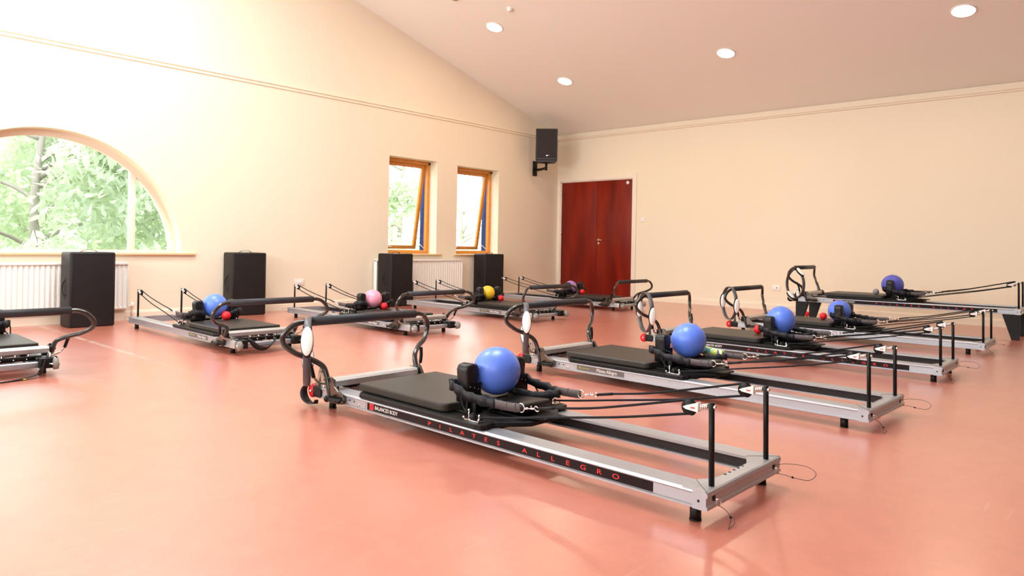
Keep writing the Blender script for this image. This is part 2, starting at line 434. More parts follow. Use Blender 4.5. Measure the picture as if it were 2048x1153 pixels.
# left wall, out of view; its three windows are added for the fill lamps
def frame_wall(axis_const, spans, lo, hi, zt, zb=1.6, zh=3.4, along='y', name='wall_left'):
    mb = MB(); edges = [lo] + [e for s in spans for e in s] + [hi]
    for i in range(0, len(edges), 2):
        a, b2 = edges[i], edges[i + 1]
        c = (axis_const, (a + b2) / 2, zt / 2) if along == 'y' else ((a + b2) / 2, axis_const, zt / 2)
        d = (0.2, b2 - a, zt) if along == 'y' else (b2 - a, 0.2, zt)
        mb.box(c, d, m_wall)
    for a, b2 in spans:
        for z0, z1 in ((0, zb), (zh, zt)):
            c = (axis_const, (a + b2) / 2, (z0 + z1) / 2) if along == 'y' else ((a + b2) / 2, axis_const, (z0 + z1) / 2)
            d = (0.2, b2 - a, z1 - z0) if along == 'y' else (b2 - a, 0.2, z1 - z0)
            mb.box(c, d, m_wall)
    struct(name, mb.mesh(name))
frame_wall(XL - 0.1, [(-1.6, 0.8), (2.1, 4.5), (5.8, 8.2)], YN - 0.2, YA, 3.7, name='wall_left')
mb = MB(); mb.box(((XL + XB) / 2, YN - 0.1, 3.1), (XB - XL + 0.4, 0.2, 6.2), m_rear); struct('wall_front', mb.mesh('wall_front'))

# skirting, cornice, picture rail
def strip(name, pts, axis, a0, a1, m):
    mb = MB(); mb.prism(pts, axis, a0, a1, m, smooth=False); struct(name, mb.mesh(name))
strip('baseboard_back', [(YA, 0), (YA - 0.022, 0), (YA - 0.022, 0.085), (YA - 0.014, 0.105), (YA, 0.112)], 'x', XL, XB, m_base)
strip('baseboard_right', [(XB, 0), (XB - 0.022, 0), (XB - 0.022, 0.085), (XB - 0.014, 0.105), (XB, 0.112)], 'y', YN, DY0 - 0.09, m_base)
strip('trim_2', [(YA, 3.215), (YA - 0.018, 3.222), (YA - 0.018, 3.232), (YA - 0.008, 3.238), (YA - 0.008, 3.255), (YA - 0.026, 3.265), (YA - 0.026, 3.278), (YA, 3.285)], 'x', XL, XB, m_wall)
strip('trim_3', [(XB, 3.235), (XB - 0.02, 3.245), (XB - 0.02, 3.26), (XB - 0.035, 3.275), (XB - 0.035, 3.36), (XB, 3.37)], 'y', YN, YA, m_wall)

# ------------------------------------------------------------ DOOR (double leaf)
mb = MB()
ax = XB - 0.02
mb.box((XB - 0.008, DY0 - 0.045, (DZ + 0.09) / 2), (0.03, 0.09, DZ + 0.09), m_trimw, 0.006)
mb.box((XB - 0.008, min(DY1 + 0.045, YA - 0.047), (DZ + 0.09) / 2), (0.03, 0.09, DZ + 0.09), m_trimw, 0.006)
mb.box((XB - 0.008, (DY0 + DY1) / 2, DZ + 0.045), (0.03, DY1 - DY0, 0.09), m_trimw, 0.006)
mb.box((XB + 0.06, DY0 + 0.008, DZ / 2), (0.12, 0.016, DZ), m_trimw)
mb.box((XB + 0.06, DY1 - 0.008, DZ / 2), (0.12, 0.016, DZ), m_trimw)
mb.box((XB + 0.06, (DY0 + DY1) / 2, DZ - 0.008), (0.12, DY1 - DY0, 0.016), m_trimw)
struct('trim_4', mb.mesh('door_architrave'))
YM = 8.392
def door_leaf(name, y0, y1):
    mb = MB(); mb.box((XB + 0.035, (y0 + y1) / 2, DZ / 2), (0.044, y1 - y0 - 0.006, DZ - 0.03), m_door, 0.003)
    return struct(name, mb.mesh(name))
d1 = door_leaf('door_1', YM, DY1 - 0.016)
d2 = door_leaf('door_2', DY0 + 0.016, YM)
def door_bits(parent, y, hand):
    mb = MB(); x = XB + 0.013
    mb.cyl((x, y, 1.155), (x - 0.012, y, 1.155), 0.026, m_chrome, 24)
    mb.tube(spline([(x - 0.01, y, 1.155), (x - 0.05, y, 1.155), (x - 0.055, y + hand * 0.02, 1.153), (x - 0.055, y + hand * 0.12, 1.15)], 5), 0.009, m_chrome, 10)
    obj('door_handle', mb.mesh('door_handle'), parent)
    mb = MB(); mb.cyl((x, y, 1.085), (x - 0.008, y, 1.085), 0.024, m_chrome, 24); mb.box((x - 0.008, y, 1.082), (0.003, 0.005, 0.016), m_black)
    obj('keyhole_cover', mb.mesh('keyhole_cover'), parent)
door_bits(d2, YM - 0.055, -1)
mb = MB(); mb.cyl((XB + 0.013, DY0 + 0.13, 2.285), (XB + 0.009, DY0 + 0.13, 2.285), 0.035, m_white, 20)
mb.bm.transform(Matrix.Translation((0, 0, 0)))
obj('door_sticker', mb.mesh('door_sticker'), d2, label='small white sticker in the upper corner of the door')
for z in (0.25, 1.25, 2.1):
    mb = MB(); mb.cyl((XB + 0.008, DY1 - 0.018, z), (XB + 0.008, DY1 - 0.018, z + 0.09), 0.007, m_chrome, 10); obj('hinge', mb.mesh('hinge'), d1)

# ------------------------------------------------------------ WINDOWS
YF = YA + 0.20
# arched window
win1 = bpy.data.objects.new('window_1', None); COL.objects.link(win1); win1['kind'] = 'structure'; win1.location = (0, 0, 0)
mb = MB()
ro, ri = ARC_R, ARC_R - 0.075
def arch_band(mb, ro, ri, y0, y1, m, n=48):
    a = arc_pts(ro, n); b2 = arc_pts(ri, n)
    for i in range(n):
        mb.prism([a[i], a[i + 1], b2[i + 1], b2[i]], 'y', y0, y1, m)
arch_band(mb, ro, ri, YF, YF + 0.06, m_trimw)
mb.box((ARC_C, YF + 0.03, 0.82 + 0.02), (2 * ARC_R - 0.01, 0.06, 0.045), m_trimw)
obj('window_frame', mb.mesh('arch_frame'), win1)
for sx in (1, -1):
    xm = ARC_C + sx * 0.945; h = ARC_Z + math.sqrt(ri ** 2 - 0.945 ** 2)
    mb = MB(); mb.box((xm, YF + 0.03, (0.86 + h + 0.03) / 2), (0.075, 0.058, h + 0.03 - 0.86), m_trimw, 0.004)
    obj('mullion', mb.mesh('mullion'), win1)
mb = MB(); mb.prism(arc_pts(ri + 0.01), 'y', YF + 0.028, YF + 0.034, m_glass); obj('window_pane', mb.mesh('arch_pane'), win1)
mb = MB(); mb.box((ARC_C, YA + 0.085, 0.815), (3.32, 0.25, 0.028), m_sillw, 0.006); obj('window_sill', mb.mesh('arch_sill'), win1)

def casement(name, W, sillx, sill_mat):
    e = bpy.data.objects.new(name, None); COL.objects.link(e); e['kind'] = 'structure'
    x0, x1, z0, z1 = W; t = 0.062
    mb = MB()
    for c, d in ((((x0 + t / 2), YF + 0.035, (z0 + z1) / 2), (t, 0.07, z1 - z0)), (((x1 - t / 2), YF + 0.035, (z0 + z1) / 2), (t, 0.07, z1 - z0)),
                 (((x0 + x1) / 2, YF + 0.035, z1 - t / 2), (x1 - x0 - 2 * t, 0.07, t)), (((x0 + x1) / 2, YF + 0.035, z0 + t / 2), (x1 - x0 - 2 * t, 0.07, t))):
        mb.box(c, d, m_frame, 0.004)
    obj('window_frame', mb.mesh('frame'), e)
    # top-hung sash swung outwards at its foot
    hz = z1 - t; hy = YF + 0.05; ang = R_(9)
    sash = bpy.data.objects.new('sash', None); COL.objects.link(sash); sash.parent = e; sash.location = (0, hy, hz); sash.rotation_euler = (ang, 0, 0)
    bpy.data.objects.remove(sash)
    Rm = Matrix.Translation((0, hy, hz)) @ Matrix.Rotation(ang, 4, 'X')
    sx0, sx1, H = x0 + t + 0.004, x1 - t - 0.004, hz - z0 - t; st = 0.062
    mb = MB()
    for c, d in ((((sx0 + st / 2), 0.02, -H / 2), (st, 0.05, H)), (((sx1 - st / 2), 0.02, -H / 2), (st, 0.05, H)),
                 (((sx0 + sx1) / 2, 0.02, -st / 2), (sx1 - sx0 - 2 * st, 0.05, st)), (((sx0 + sx1) / 2, 0.02, -H + st / 2), (sx1 - sx0 - 2 * st, 0.05, st))):
        mb.box(c, d, m_frame, 0.004)
    mb.bm.transform(Rm); s = obj('sash', mb.mesh('sash'), e)
    mb = MB(); mb.box(((sx0 + sx1) / 2, 0.02, -H / 2), (sx1 - sx0 - 2 * st + 0.01, 0.006, H - 2 * st + 0.01), m_glass); mb.bm.transform(Rm)
    obj('window_pane', mb.mesh('pane'), s)
    mb = MB(); foot = Rm @ Vector((sx1 - 0.02, 0, -H + 0.16))
    mb.tube([(x1 - t - 0.006, YF + 0.05, z0 + t + 0.03), foot], 0.006, m_white, 8); obj('window_stay', mb.mesh('stay'), e)
    mb = MB(); hb = Rm @ Vector(((sx0 + sx1) / 2 - 0.2, -0.01, -H + 0.02))
    mb.box(hb + Vector((0, -0.012, 0.01)), (0.03, 0.02, 0.05), m_chrome, 0.004); mb.box(hb + Vector((0.04, -0.028, 0.02)), (0.1, 0.014, 0.014), m_chrome, 0.004)
    obj('window_catch', mb.mesh('catch'), s)
    mb = MB(); mb.box((x1 - 0.02, YF - 0.012, z1 - 0.035), (0.03, 0.024, 0.03), m_black, 0.004); obj('window_sensor', mb.mesh('sensor'), e)
    mb = MB(); mb.box(((sillx[0] + sillx[1]) / 2, YA + 0.085, z0 - 0.012), (sillx[1] - sillx[0], 0.25, 0.026), sill_mat, 0.008); obj('window_sill', mb.mesh('sill'), e)
casement('window_2', W1, (7.20, 8.50), m_sillw)
casement('window_3', W2, (8.80, 10.08), m_sillw)
# simple frames for the unseen windows added in the left wall
k = 4
for (a, b2) in [(-1.6, 0.8), (2.1, 4.5), (5.8, 8.2)]:
    mb = MB()
    for c, d in (((XL - 0.1, a + 0.03, 2.5), (0.06, 0.06, 1.8)), ((XL - 0.1, b2 - 0.03, 2.5), (0.06, 0.06, 1.8)), ((XL - 0.1, (a + b2) / 2, 1.63), (0.06, b2 - a, 0.06)), ((XL - 0.1, (a + b2) / 2, 3.37), (0.06, b2 - a, 0.06)), ((XL - 0.1, (a + b2) / 2, 2.5), (0.05, 0.06, 1.8))):
        mb.box(c, d, m_trimw)
    struct('window_%d' % k, mb.mesh('window_%d' % k)); k += 1

for k, (xx, yy, pw) in enumerate(CEIL_FILL):  # made-up frames around the added ceiling fill lamps
    mb = MB(); zz = ROOF_Z - 0.16
    for c, d in (((xx - 1.16, yy, zz), (0.1, 1.82, 0.12)), ((xx + 1.16, yy, zz), (0.1, 1.82, 0.12)), ((xx, yy - 0.86, zz), (2.22, 0.1, 0.12)), ((xx, yy + 0.86, zz), (2.22, 0.1, 0.12))):
        mb.box(c, d, m_trimw)
    struct('window_%d' % (7 + k), mb.mesh('window_%d' % (7 + k)))
# ------------------------------------------------------------ OUTSIDE
mb = MB(); mb.box((10, 40, -1.6), (120, 60, 0.1), m_lawn); o = struct('ground', mb.mesh('ground'))
def leaf_mesh(n, centres, size, mbm, seed):
    rnd = random.Random(seed); b = bmesh.new()
    tot = sum(c[3] ** 2 for c in centres)
    for (cx, cy, cz, r) in centres:
        for _ in range(int(n * r * r / tot)):
            while True:
                p = Vector((rnd.uniform(-1, 1), rnd.uniform(-1, 1), rnd.uniform(-1, 1)))
                if p.length < 1: break
            p = Vector((cx, cy, cz)) + p * r * Vector((1, 1, 0.8)).length / 1.62
            q = Euler((rnd.uniform(-1.2, 1.2), rnd.uniform(-1.2, 1.2), rnd.uniform(0, 6.3))).to_matrix()
            s = size * rnd.uniform(0.6, 1.3)
            vs = [b.verts.new(p + q @ Vector(v)) for v in ((-s, 0, 0), (-0.3 * s, 0.38 * s, 0.05 * s), (s, 0, 0), (-0.3 * s, -0.38 * s, 0.05 * s))]
            b.faces.new(vs)
    mbm.add(b, m_leaf, smooth=False)
def tree(x, y, h, r, n, label, seed, lean=0.3, clusters=16, bare=False, zc=None, size=0.12):
    rnd = random.Random(seed)
    t = thing('garden_tree', label, 'tree', (x, y, -1.55), 0, 'trees outside the windows')
    mb = MB(); tips = []
    trunk = spline([(0, 0, 0), (lean * 0.3, 0.1, h * 0.3), (lean * 0.1, 0, h * 0.6), (lean, 0, h)], 5)
    mb.tube(trunk, 0.13, m_trunk, 8, r_end=0.04)
    for i in range(clusters):
        z0 = h * rnd.uniform(0.25, 0.85); a = rnd.uniform(0, 6.28); L = r * rnd.uniform(0.6, 1.15)
        p0 = Vector((lean * 0.3, 0, z0)); p3 = p0 + Vector((math.cos(a) * L, math.sin(a) * L, rnd.uniform(0.0, 0.5) * L))
        p1 = p0.lerp(p3, 0.35) + Vector((0, 0, 0.15)); p2 = p0.lerp(p3, 0.7) + Vector((0, 0, -0.1))
        mb.tube(spline([p0, p1, p2, p3], 4), 0.045, m_trunk, 6, r_end=0.01); tips += [p3, p2]
    obj('trunk', mb.mesh('trunk'), t)
    cs = [(p.x, p.y, p.z, r * rnd.uniform(0.28, 0.42)) for p in tips]
    mb = MB(); leaf_mesh(n, cs, size, mb, seed + 1); obj('foliage', mb.mesh('foliage'), t)
tree(3.7, 15.2, 5.8, 2.3, 14000, 'leafy pale green tree beyond the left part of the arched window', 3)
tree(6.6, 18.5, 6.4, 2.6, 12000, 'leafy pale green tree beyond the right part of the arched window', 5, lean=-0.4)
tree(4.6, 25.0, 7.6, 4.0, 12000, 'farther pale tree rising behind the two near trees of the arched window', 8)
tree(13.9, 17.3, 6.8, 1.9, 7500, 'slender tree with sparse leaves beyond the left narrow window', 11)
tree(19.6, 20.5, 7.0, 1.5, 500, 'thin almost bare tree beyond the right narrow window', 14)
def shrub(x, y, r, label, seed, n=1500):
    rnd = random.Random(seed); mb = MB()
    cs = [(rnd.uniform(-r, r), rnd.uniform(-0.4, 0.4), rnd.uniform(0.4, 2.1), r * 0.42) for _ in range(9)]
    leaf_mesh(n, cs, 0.15, mb, seed)
    o = obj('garden_shrub', mb.mesh('shrub'), None, (x, y, -1.55)); tag(o, label, 'shrub', 'shrubs outside the windows')
shrub(3.4, 13.2, 1.5, 'rounded green shrub low outside the left part of the arched window', 21)
shrub(5.6, 13.8, 1.6, 'rounded green shrub low outside the right part of the arched window', 22)
shrub(13.5, 15.0, 0.9, 'low green shrub outside the left narrow window', 23, 700)
shrub(17.5, 17.0, 1.0, 'low green shrub outside the right narrow window', 24, 700)

# ------------------------------------------------------------ CEILING FIXTURES
SLA = math.atan(0.285)
def on_ceiling(x, y, d=0.0):
    n = Vector((-math.sin(SLA), 0, -math.cos(SLA)))
    return Vector((x, y, ceil_z(x))) + n * d
cdl = {}
def downlight(x, y, label):
    if not cdl:
        mb = MB(); mb.torus((0, 0, 0), 0.128, 0.012, m_white, (1, 0, 0), (0, 1, 0), 32); cdl['t'] = mb.mesh('downlight_rim')
        mb = MB(); mb.cyl((0, 0, 0.004), (0, 0, 0.012), 0.12, m_lamp, 32); cdl['l'] = mb.mesh('downlight_lens')
    t = thing('ceiling_downlight', label, 'ceiling light', on_ceiling(x, y, 0.002), 0, 'round recessed ceiling lights')
    t.rotation_euler = (PI, 0, 0)
    t.rotation_euler = Vector((-math.sin(SLA), 0, -math.cos(SLA))).to_track_quat('Z', 'Y').to_euler()
    obj('rim', cdl['t'], t); obj('lens', cdl['l'], t)
    d = bpy.data.lights.new('downlight_lamp', 'AREA'); d.shape = 'DISK'; d.size = 0.22; d.energy = 16; d.color = (1.0, 0.76, 0.5)
    lo = bpy.data.objects.new('downlight_lamp', d); COL.objects.link(lo); lo.parent = t; lo.location = (0, 0, 0.02); lo.rotation_euler = (PI, 0, 0)
downlight(8.011, 7.718, 'glowing round downlight upper left of the four, beside the smoke detector')
downlight(9.818, 7.714, 'glowing round downlight nearest the corner loudspeaker, lowest of the four')
downlight(9.848, 4.727, 'glowing round downlight in the middle of the sloping ceiling')
downlight(9.854, 1.723, 'glowing round downlight at the far upper right of the ceiling')
t = thing('smoke_detector', 'small white smoke detector on the sloping ceiling beside a downlight', 'smoke detector', on_ceiling(7.712, 7.118, 0.0))
t.rotation_euler = Vector((-math.sin(SLA), 0, -math.cos(SLA))).to_track_quat('Z', 'Y').to_euler()
mb = MB(); mb.cyl((0, 0, 0), (0, 0, 0.02), 0.05, m_white, 24); obj('mounting_base', mb.mesh('b'), t)
mb = MB(); mb.cyl((0, 0, 0.02), (0, 0, 0.045), 0.04, m_white, 24, 0.028); obj('sensor_cap', mb.mesh('c'), t)
t = thing('ceiling_fitting', 'tan round ceiling fitting cut by the top edge of the picture', 'ceiling fitting', on_ceiling(7.16, 7.73, 0.0))
t.rotation_euler = Vector((-math.sin(SLA), 0, -math.cos(SLA))).to_track_quat('Z', 'Y').to_euler()
mb = MB(); mb.cyl((0, 0, 0), (0, 0, 0.03), 0.09, m_tan, 24, 0.06); obj('cover', mb.mesh('c'), t)

# ------------------------------------------------------------ RADIATORS, SOCKETS
def radiator(x0, x1, z0, z1, label):
    t = thing('radiator', label, 'radiator', ((x0 + x1) / 2, YA - 0.06, z0), 0, None)
    w = x1 - x0; h = z1 - z0
    mb = MB(); n = int(w / 0.052); pts = []
    for i in range(n):
        a = -w / 2 + w * i / n; s = w / n
        pts += [(a, -0.035), (a + s * 0.30, -0.035), (a + s * 0.42, -0.024), (a + s * 0.88, -0.024)]
    pts += [(w / 2, -0.035), (w / 2, -0.012), (-w / 2, -0.012)]
    mb.prism(pts, 'z', 0.02, h - 0.03, m_rad); obj('panel', mb.mesh('panel'), t)
    mb = MB(); mb.box((0, -0.005, h - 0.012), (w + 0.01, 0.085, 0.035), m_rad, 0.006); mb.box((0, -0.005, 0.01), (w, 0.05, 0.03), m_rad, 0.006)
    obj('top_grille', mb.mesh('top_grille'), t)
    for s in (-1, 1):
        mb = MB(); mb.box((s * (w / 2 + 0.001), -0.005, h / 2), (0.008, 0.08, h - 0.02), m_rad, 0.003); obj('side_panel', mb.mesh('side_panel'), t)
        mb = MB(); mb.box((s * w * 0.35, 0.040, h * 0.6), (0.04, 0.024, 0.1), m_rad); obj('wall_bracket', mb.mesh('wall_bracket'), t)
    mb = MB(); mb.tube([(w / 2, 0.0, 0.03), (w / 2 + 0.07, 0, 0.03), (w / 2 + 0.07, 0, -z0)], 0.009, m_rad, 10)
    mb.cyl((w / 2 + 0.07, 0, 0.0), (w / 2 + 0.07, 0, 0.07), 0.017, m_white, 12); obj('pipe_and_valve', mb.mesh('pipe'), t)
radiator(0.9, 3.27, 0.15, 0.715, 'long white ribbed radiator under the arched window')
radiator(7.02, 8.93, 0.10, 0.738, 'white radiator under the two narrow windows')

def wall_box(name, label, cat, wall, a, z, w, h, hole=None, extra=None):
    t = thing(name, label, cat, (a, YA, z) if wall == 'A' else (XB, a, z), 0 if wall == 'A' else -PI / 2)
    mb = MB(); mb.box((0, -0.006, 0), (w, 0.012, h), m_white, 0.003); obj('cover_plate', mb.mesh('plate'), t)
    if hole:
        for hx in hole:
            mb = MB(); mb.box((hx, -0.013, 0), (0.016, 0.004, 0.016), m_black, 0.001); obj('socket_opening', mb.mesh('hole'), t)
    if extra:
        mb = MB(); mb.box((0, -0.015, 0), extra, m_white, 0.002); obj('rocker', mb.mesh('rocker'), t)
wall_box('wall_socket', 'white twin wall socket on the window wall between two black boxes', 'socket', 'A', 5.68, 0.403, 0.15, 0.09, None, (0.05, 0.008, 0.03))
wall_box('wall_socket', 'cream wall socket low on the right wall behind the ringed reformers', 'socket', 'B', 4.683, 0.378, 0.14, 0.085, (0.01,))
wall_box('light_switch', 'white light switch on the wall right of the double door', 'switch', 'B', 7.30, 1.55, 0.085, 0.085, None, (0.02, 0.008, 0.035))
wall_box('wall_sensor', 'small cream sensor on the wall above the double door', 'sensor', 'B', 8.86, 2.78, 0.05, 0.06)

# ------------------------------------------------------------ LOUDSPEAKER
t = thing('loudspeaker', 'black loudspeaker on a wall bracket high in the corner', 'speaker', (10.9, 9.0, 2.71), YAW + R_(-2.0) + PI / 2 + PI)
# local: -y faces the camera... front at +y after rotation
spk = t
t.rotation_euler = (0, 0, R_(39.5) - PI / 2)
mb = MB()   # front face at y=-0.16 towards the camera
hw_, hd = 0.215, 0.16
prof = [(-hw_, -hd), (hw_, -hd), (hw_, 0.02), (hw_ * 0.62, hd), (-hw_ * 0.62, hd), (-hw_, 0.02)]
mb.prism(prof, 'z', 0.0, 0.62, m_spk, r=0.012); obj('cabinet', mb.mesh('cabinet'), t)
mb = MB(); mb.box((0, -hd - 0.006, 0.325), (0.385, 0.014, 0.555), m_grille, 0.006); obj('grille', mb.mesh('grille'), t)
mb = MB(); mb.box((0.02, -hd - 0.0145, 0.085), (0.055, 0.004, 0.018), m_chrome, 0.0015, rot=(0, -0.1, 0)); obj('badge', mb.mesh('badge'), t, label='small bright badge')
mb = MB(); mb.prism([(-hw_ + 0.01, 0.0), (hw_ - 0.01, 0.0), (hw_ - 0.05, -0.04), (-hw_ + 0.05, -0.04)], 'y', -hd + 0.01, hd - 0.03, m_spk); obj('lower_cabinet', mb.mesh('lc'), t)
t = thing('speaker_bracket', 'black wall bracket carrying the corner loudspeaker', 'bracket', (11.02, YA, 2.45), 0)
mb = MB(); mb.box((0, -0.012, 0.14), (0.12, 0.024, 0.30), m_black, 0.004); obj('wall_plate', mb.mesh('wp'), t)
mb = MB(); mb.tube(spline([(0, -0.02, 0.12), (-0.02, -0.15, 0.11), (-0.08, -0.34, 0.12), (-0.12, -0.41, 0.13)], 4), 0.026, m_black, 12); obj('arm', mb.mesh('arm'), t)
mb = MB(); mb.cyl((-0.12, -0.41, 0.07), (-0.12, -0.41, 0.232), 0.024, m_black, 14); mb.box((-0.12, -0.41, 0.218), (0.14, 0.14, 0.016), m_black, 0.003); obj('pivot', mb.mesh('pivot'), t)

# ------------------------------------------------------------ SITTING BOXES
mb = MB(); BW, BD, BH = 0.465, 0.335, 0.845
mb.box((0, 0, BH / 2), (BW, BD, BH), m_box, 0.022, seg=4); box_body = mb.mesh('box_body')
mb = MB(); mb.ribbon(spline([(-0.09, 0, BH - 0.004), (-0.05, 0, BH + 0.018), (0.0, 0, BH + 0.026), (0.06, 0, BH + 0.018), (0.09, 0, BH - 0.004)], 5), (0, 1, 0), 0.024, 0.004, m_cloth); box_h1 = mb.mesh('box_handle')
mb = MB(); xs = -BW / 2
mb.tube(spline([(xs + 0.002, 0, 0.34), (xs - 0.014, 0.01, 0.37), (xs - 0.018, 0.035, 0.41), (xs - 0.018, 0.035, 0.46), (xs - 0.014, 0.01, 0.50), (xs + 0.002, 0, 0.53)], 5), 0.007, m_cloth, 8)
mb.box((xs - 0.001, 0, 0.335), (0.006, 0.03, 0.04), m_cloth, 0.002); mb.box((xs - 0.001, 0, 0.535), (0.006, 0.03, 0.04), m_cloth, 0.002); box_h2 = mb.mesh('box_side_handle')
mb = MB()
for sx in (-1, 1):
    mb.tube([(sx * (BW / 2 - 0.02), -BD / 2 - 0.0005, 0.02), (sx * (BW / 2 - 0.02), -BD / 2 - 0.0005, BH - 0.02)], 0.003, m_vinyl2, 6)
mb.tube([(-(BW / 2 - 0.02), -BD / 2 - 0.0005, BH - 0.02), ((BW / 2 - 0.02), -BD / 2 - 0.0005, BH - 0.02)], 0.003, m_vinyl2, 6); box_s = mb.mesh('box_seam')
for x, y, a, lab in ((2.75, 9.03, 0.0, 'black padded box standing on end in front of the arched window radiator, leftmost'),
                     (4.72, 9.20, -0.10, 'black padded box standing on end right of the arched window, behind the first blue ball'),
                     (7.235, 9.10, 0.046, 'black padded box standing on end below the left narrow window, behind the pink ball'),
                     (9.50, 9.19, -0.087, 'black padded box standing on end below the right narrow window, behind the yellow ball')):
    t = thing('sitting_box', lab, 'box', (x, y, 0), a, 'padded boxes standing on end along the window wall')
    obj('padded_body', box_body, t); obj('carry_handle', box_h1, t); obj('carry_handle', box_h2, t); obj('seam_piping', box_s, t)

# ------------------------------------------------------------ REFORMERS
HW, ZT, ZB = 0.325, 0.124, 0.056
LEN = 2.58
CACHE = {}
def cached(key, fn):
    if key not in CACHE: CACHE[key] = fn()
    return CACHE[key]
def part(name, key, fn, parent, **k): return obj(name, cached(key, fn), parent, **k)

def g_rail(s):
    mb = MB()
    W = 0.110
    pts = [(HW - 0.006, ZB), (HW, ZB + 0.003), (HW, ZB + 0.010), (HW - 0.007, ZB + 0.013), (HW - 0.007, ZT - 0.016), (HW - 0.002, ZT - 0.013), (HW, ZT - 0.009),
           (HW - 0.002, ZT - 0.004), (HW - 0.009, ZT), (HW - W, ZT), (HW - W, ZT - 0.012), (HW - 0.035, ZT - 0.012), (HW - 0.035, ZB + 0.008), (HW - W + 0.012, ZB + 0.008), (HW - W + 0.012, ZB)]
    pts = [(s * p[0], p[1]) for p in pts]
    mb.prism(pts, 'x', 0.058, LEN - 0.01, m_silver)
    # dark strips inside: shade of the open rail channel, put into the colour
    mb.box((LEN / 2, s * (HW - 0.07), (ZT + ZB) / 2 - 0.002), (LEN - 0.12, 0.02, ZT - ZB - 0.022), m_dark)
    mb.box((LEN / 2, s * (HW - 0.052), (ZT + ZB) / 2 - 0.002), (LEN - 0.12, 0.02, ZT - ZB - 0.022), m_dark)
    return mb.mesh('side_rail')
def g_label_black(s):
    mb = MB(); y = s * (HW - 0.0068)
    mb.box(((0.229 + 2.076) / 2, y, (ZT + ZB) / 2 + 0.0), (2.076 - 0.229, 0.0012, 0.040), m_label)
    yt = y + s * 0.0008; xd = (-s, 0, 0)
    if s > 0:
        X = lambda x: x
    else:
        X = lambda x: 2.305 - x
    for i, ch in enumerate('PILATES ALLEGRO'):
        if ch == ' ': continue
        xc = 1.541 - i * (1.541 - 0.40) / 14
        add_text(mb, ch, 0.0285, (X(xc), yt, 0.0795), xd, (0, 0, 1), m_redtext, 1.55, 'CENTER', 0.0004, 0.0)
    mb.box((X(2.035), yt, 0.091), (0.036, 0.0014, 0.034), m_redtext)
    for k in range(3): mb.tube([(X(2.048 - k * 0.010), yt + s * 0.001, 0.080), (X(2.042 - k * 0.010), yt + s * 0.001, 0.102)], 0.0012, m_label, 5)
    add_text(mb, 'BALANCED BODY', 0.029, (X(2.005), yt, 0.081), xd, (0, 0, 1), m_whtext, 0.86, 'LEFT', 0.0004, 0.0)
    return mb.mesh('rail_label')
def g_label_silver(s):
    mb = MB(); y = s * (HW - 0.0068)
    mb.box(((1.64 + 2.07) / 2, y, (ZT + ZB) / 2), (0.43, 0.0012, 0.036), m_label2)
    yt = y + s * 0.0008; xd = (-s, 0, 0)
    X = (lambda x: x) if s > 0 else (lambda x: 3.73 - x)
    add_text(mb, 'Pilates Allegro', 0.034, (X(1.885), yt, 0.081), xd, (0, 0, 1), m_whtext, 0.93, 'LEFT', 0.0004, 0.0)
    mb.torus((X(2.04), yt + s * 0.001, 0.093), 0.007, 0.0022, m_grtext, (1, 0, 0), (0, 0, 1), 14, rs=5)
    add_text(mb, 'balanced body', 0.0125, (X(2.026), yt, 0.0895), xd, (0, 0, 1), m_grtext, 1.0, 'LEFT', 0.0004)
    return mb.mesh('rail_label')
def g_bolts(s):
    mb = MB(); y = s * (HW - 0.006)
    mb.box((2.225, s * (HW - 0.0064), 0.092), (0.27, 0.002, 0.040), m_silver)
    for x in (2.29, 2.245, 2.20): mb.cyl((x, y, 0.094), (x, y + s * 0.0022, 0.094), 0.0052, m_black, 10)
    mb.cyl((2.155, y, 0.082), (2.155, y + s * 0.006, 0.082), 0.006, m_chrome, 10)
    return mb.mesh('rail_plate')
def g_endbolt(s):
    mb = MB(); mb.cyl((0.035, s * (HW - 0.0005), 0.088), (0.035, s * (HW + 0.002), 0.088), 0.005, m_black, 10)
    return mb.mesh('end_bolt')
def g_endbar():
    mb = MB()
    prof = [(0.004, ZB), (0.0, ZB + 0.004), (0.0, ZB + 0.014), (0.006, ZB + 0.018), (0.006, ZT - 0.024), (0.0, ZT - 0.018), (0.0, ZT - 0.009), (0.003, ZT - 0.003), (0.010, ZT + 0.0005), (0.060, ZT + 0.0005), (0.060, ZB)]
    mb.prism(prof, 'y', -HW, HW, m_silver)
    for s in (-1, 1):
        tri = [(0.058, s * 0.322), (0.104, s * 0.322), (0.104, s * 0.215), (0.0605, s * 0.125)]
        mb.prism(tri, 'z', ZT - 0.012, ZT + 0.0008, m_silver)
        mb.tube([(0.004, s * 0.322, ZT + 0.0007), (0.104, s * 0.216, ZT + 0.0012)], 0.0009, m_black, 5)
        mb.box((0.03, s * (HW - 0.001), (ZT + ZB) / 2 - 0.004), (0.05, 0.004, 0.05), m_silver2 if False else m_silver)
    return mb.mesh('end_bar')
def g_notches():
    mb = MB()
    for k in range(5): mb.cyl((0.055, -0.075 + k * 0.038, ZT), (0.055, -0.075 + k * 0.038, ZT + 0.0016), 0.006, m_black, 10)
    for s in (-1, 1): mb.cyl((0.0068, s * 0.265, 0.092), (0.004, s * 0.265, 0.092), 0.012, m_black, 14)
    mb.tube([(0.0055, -0.3, 0.071), (0.0055, 0.3, 0.071)], 0.0018, m_black, 5)
    return mb.mesh('adjustment_holes')
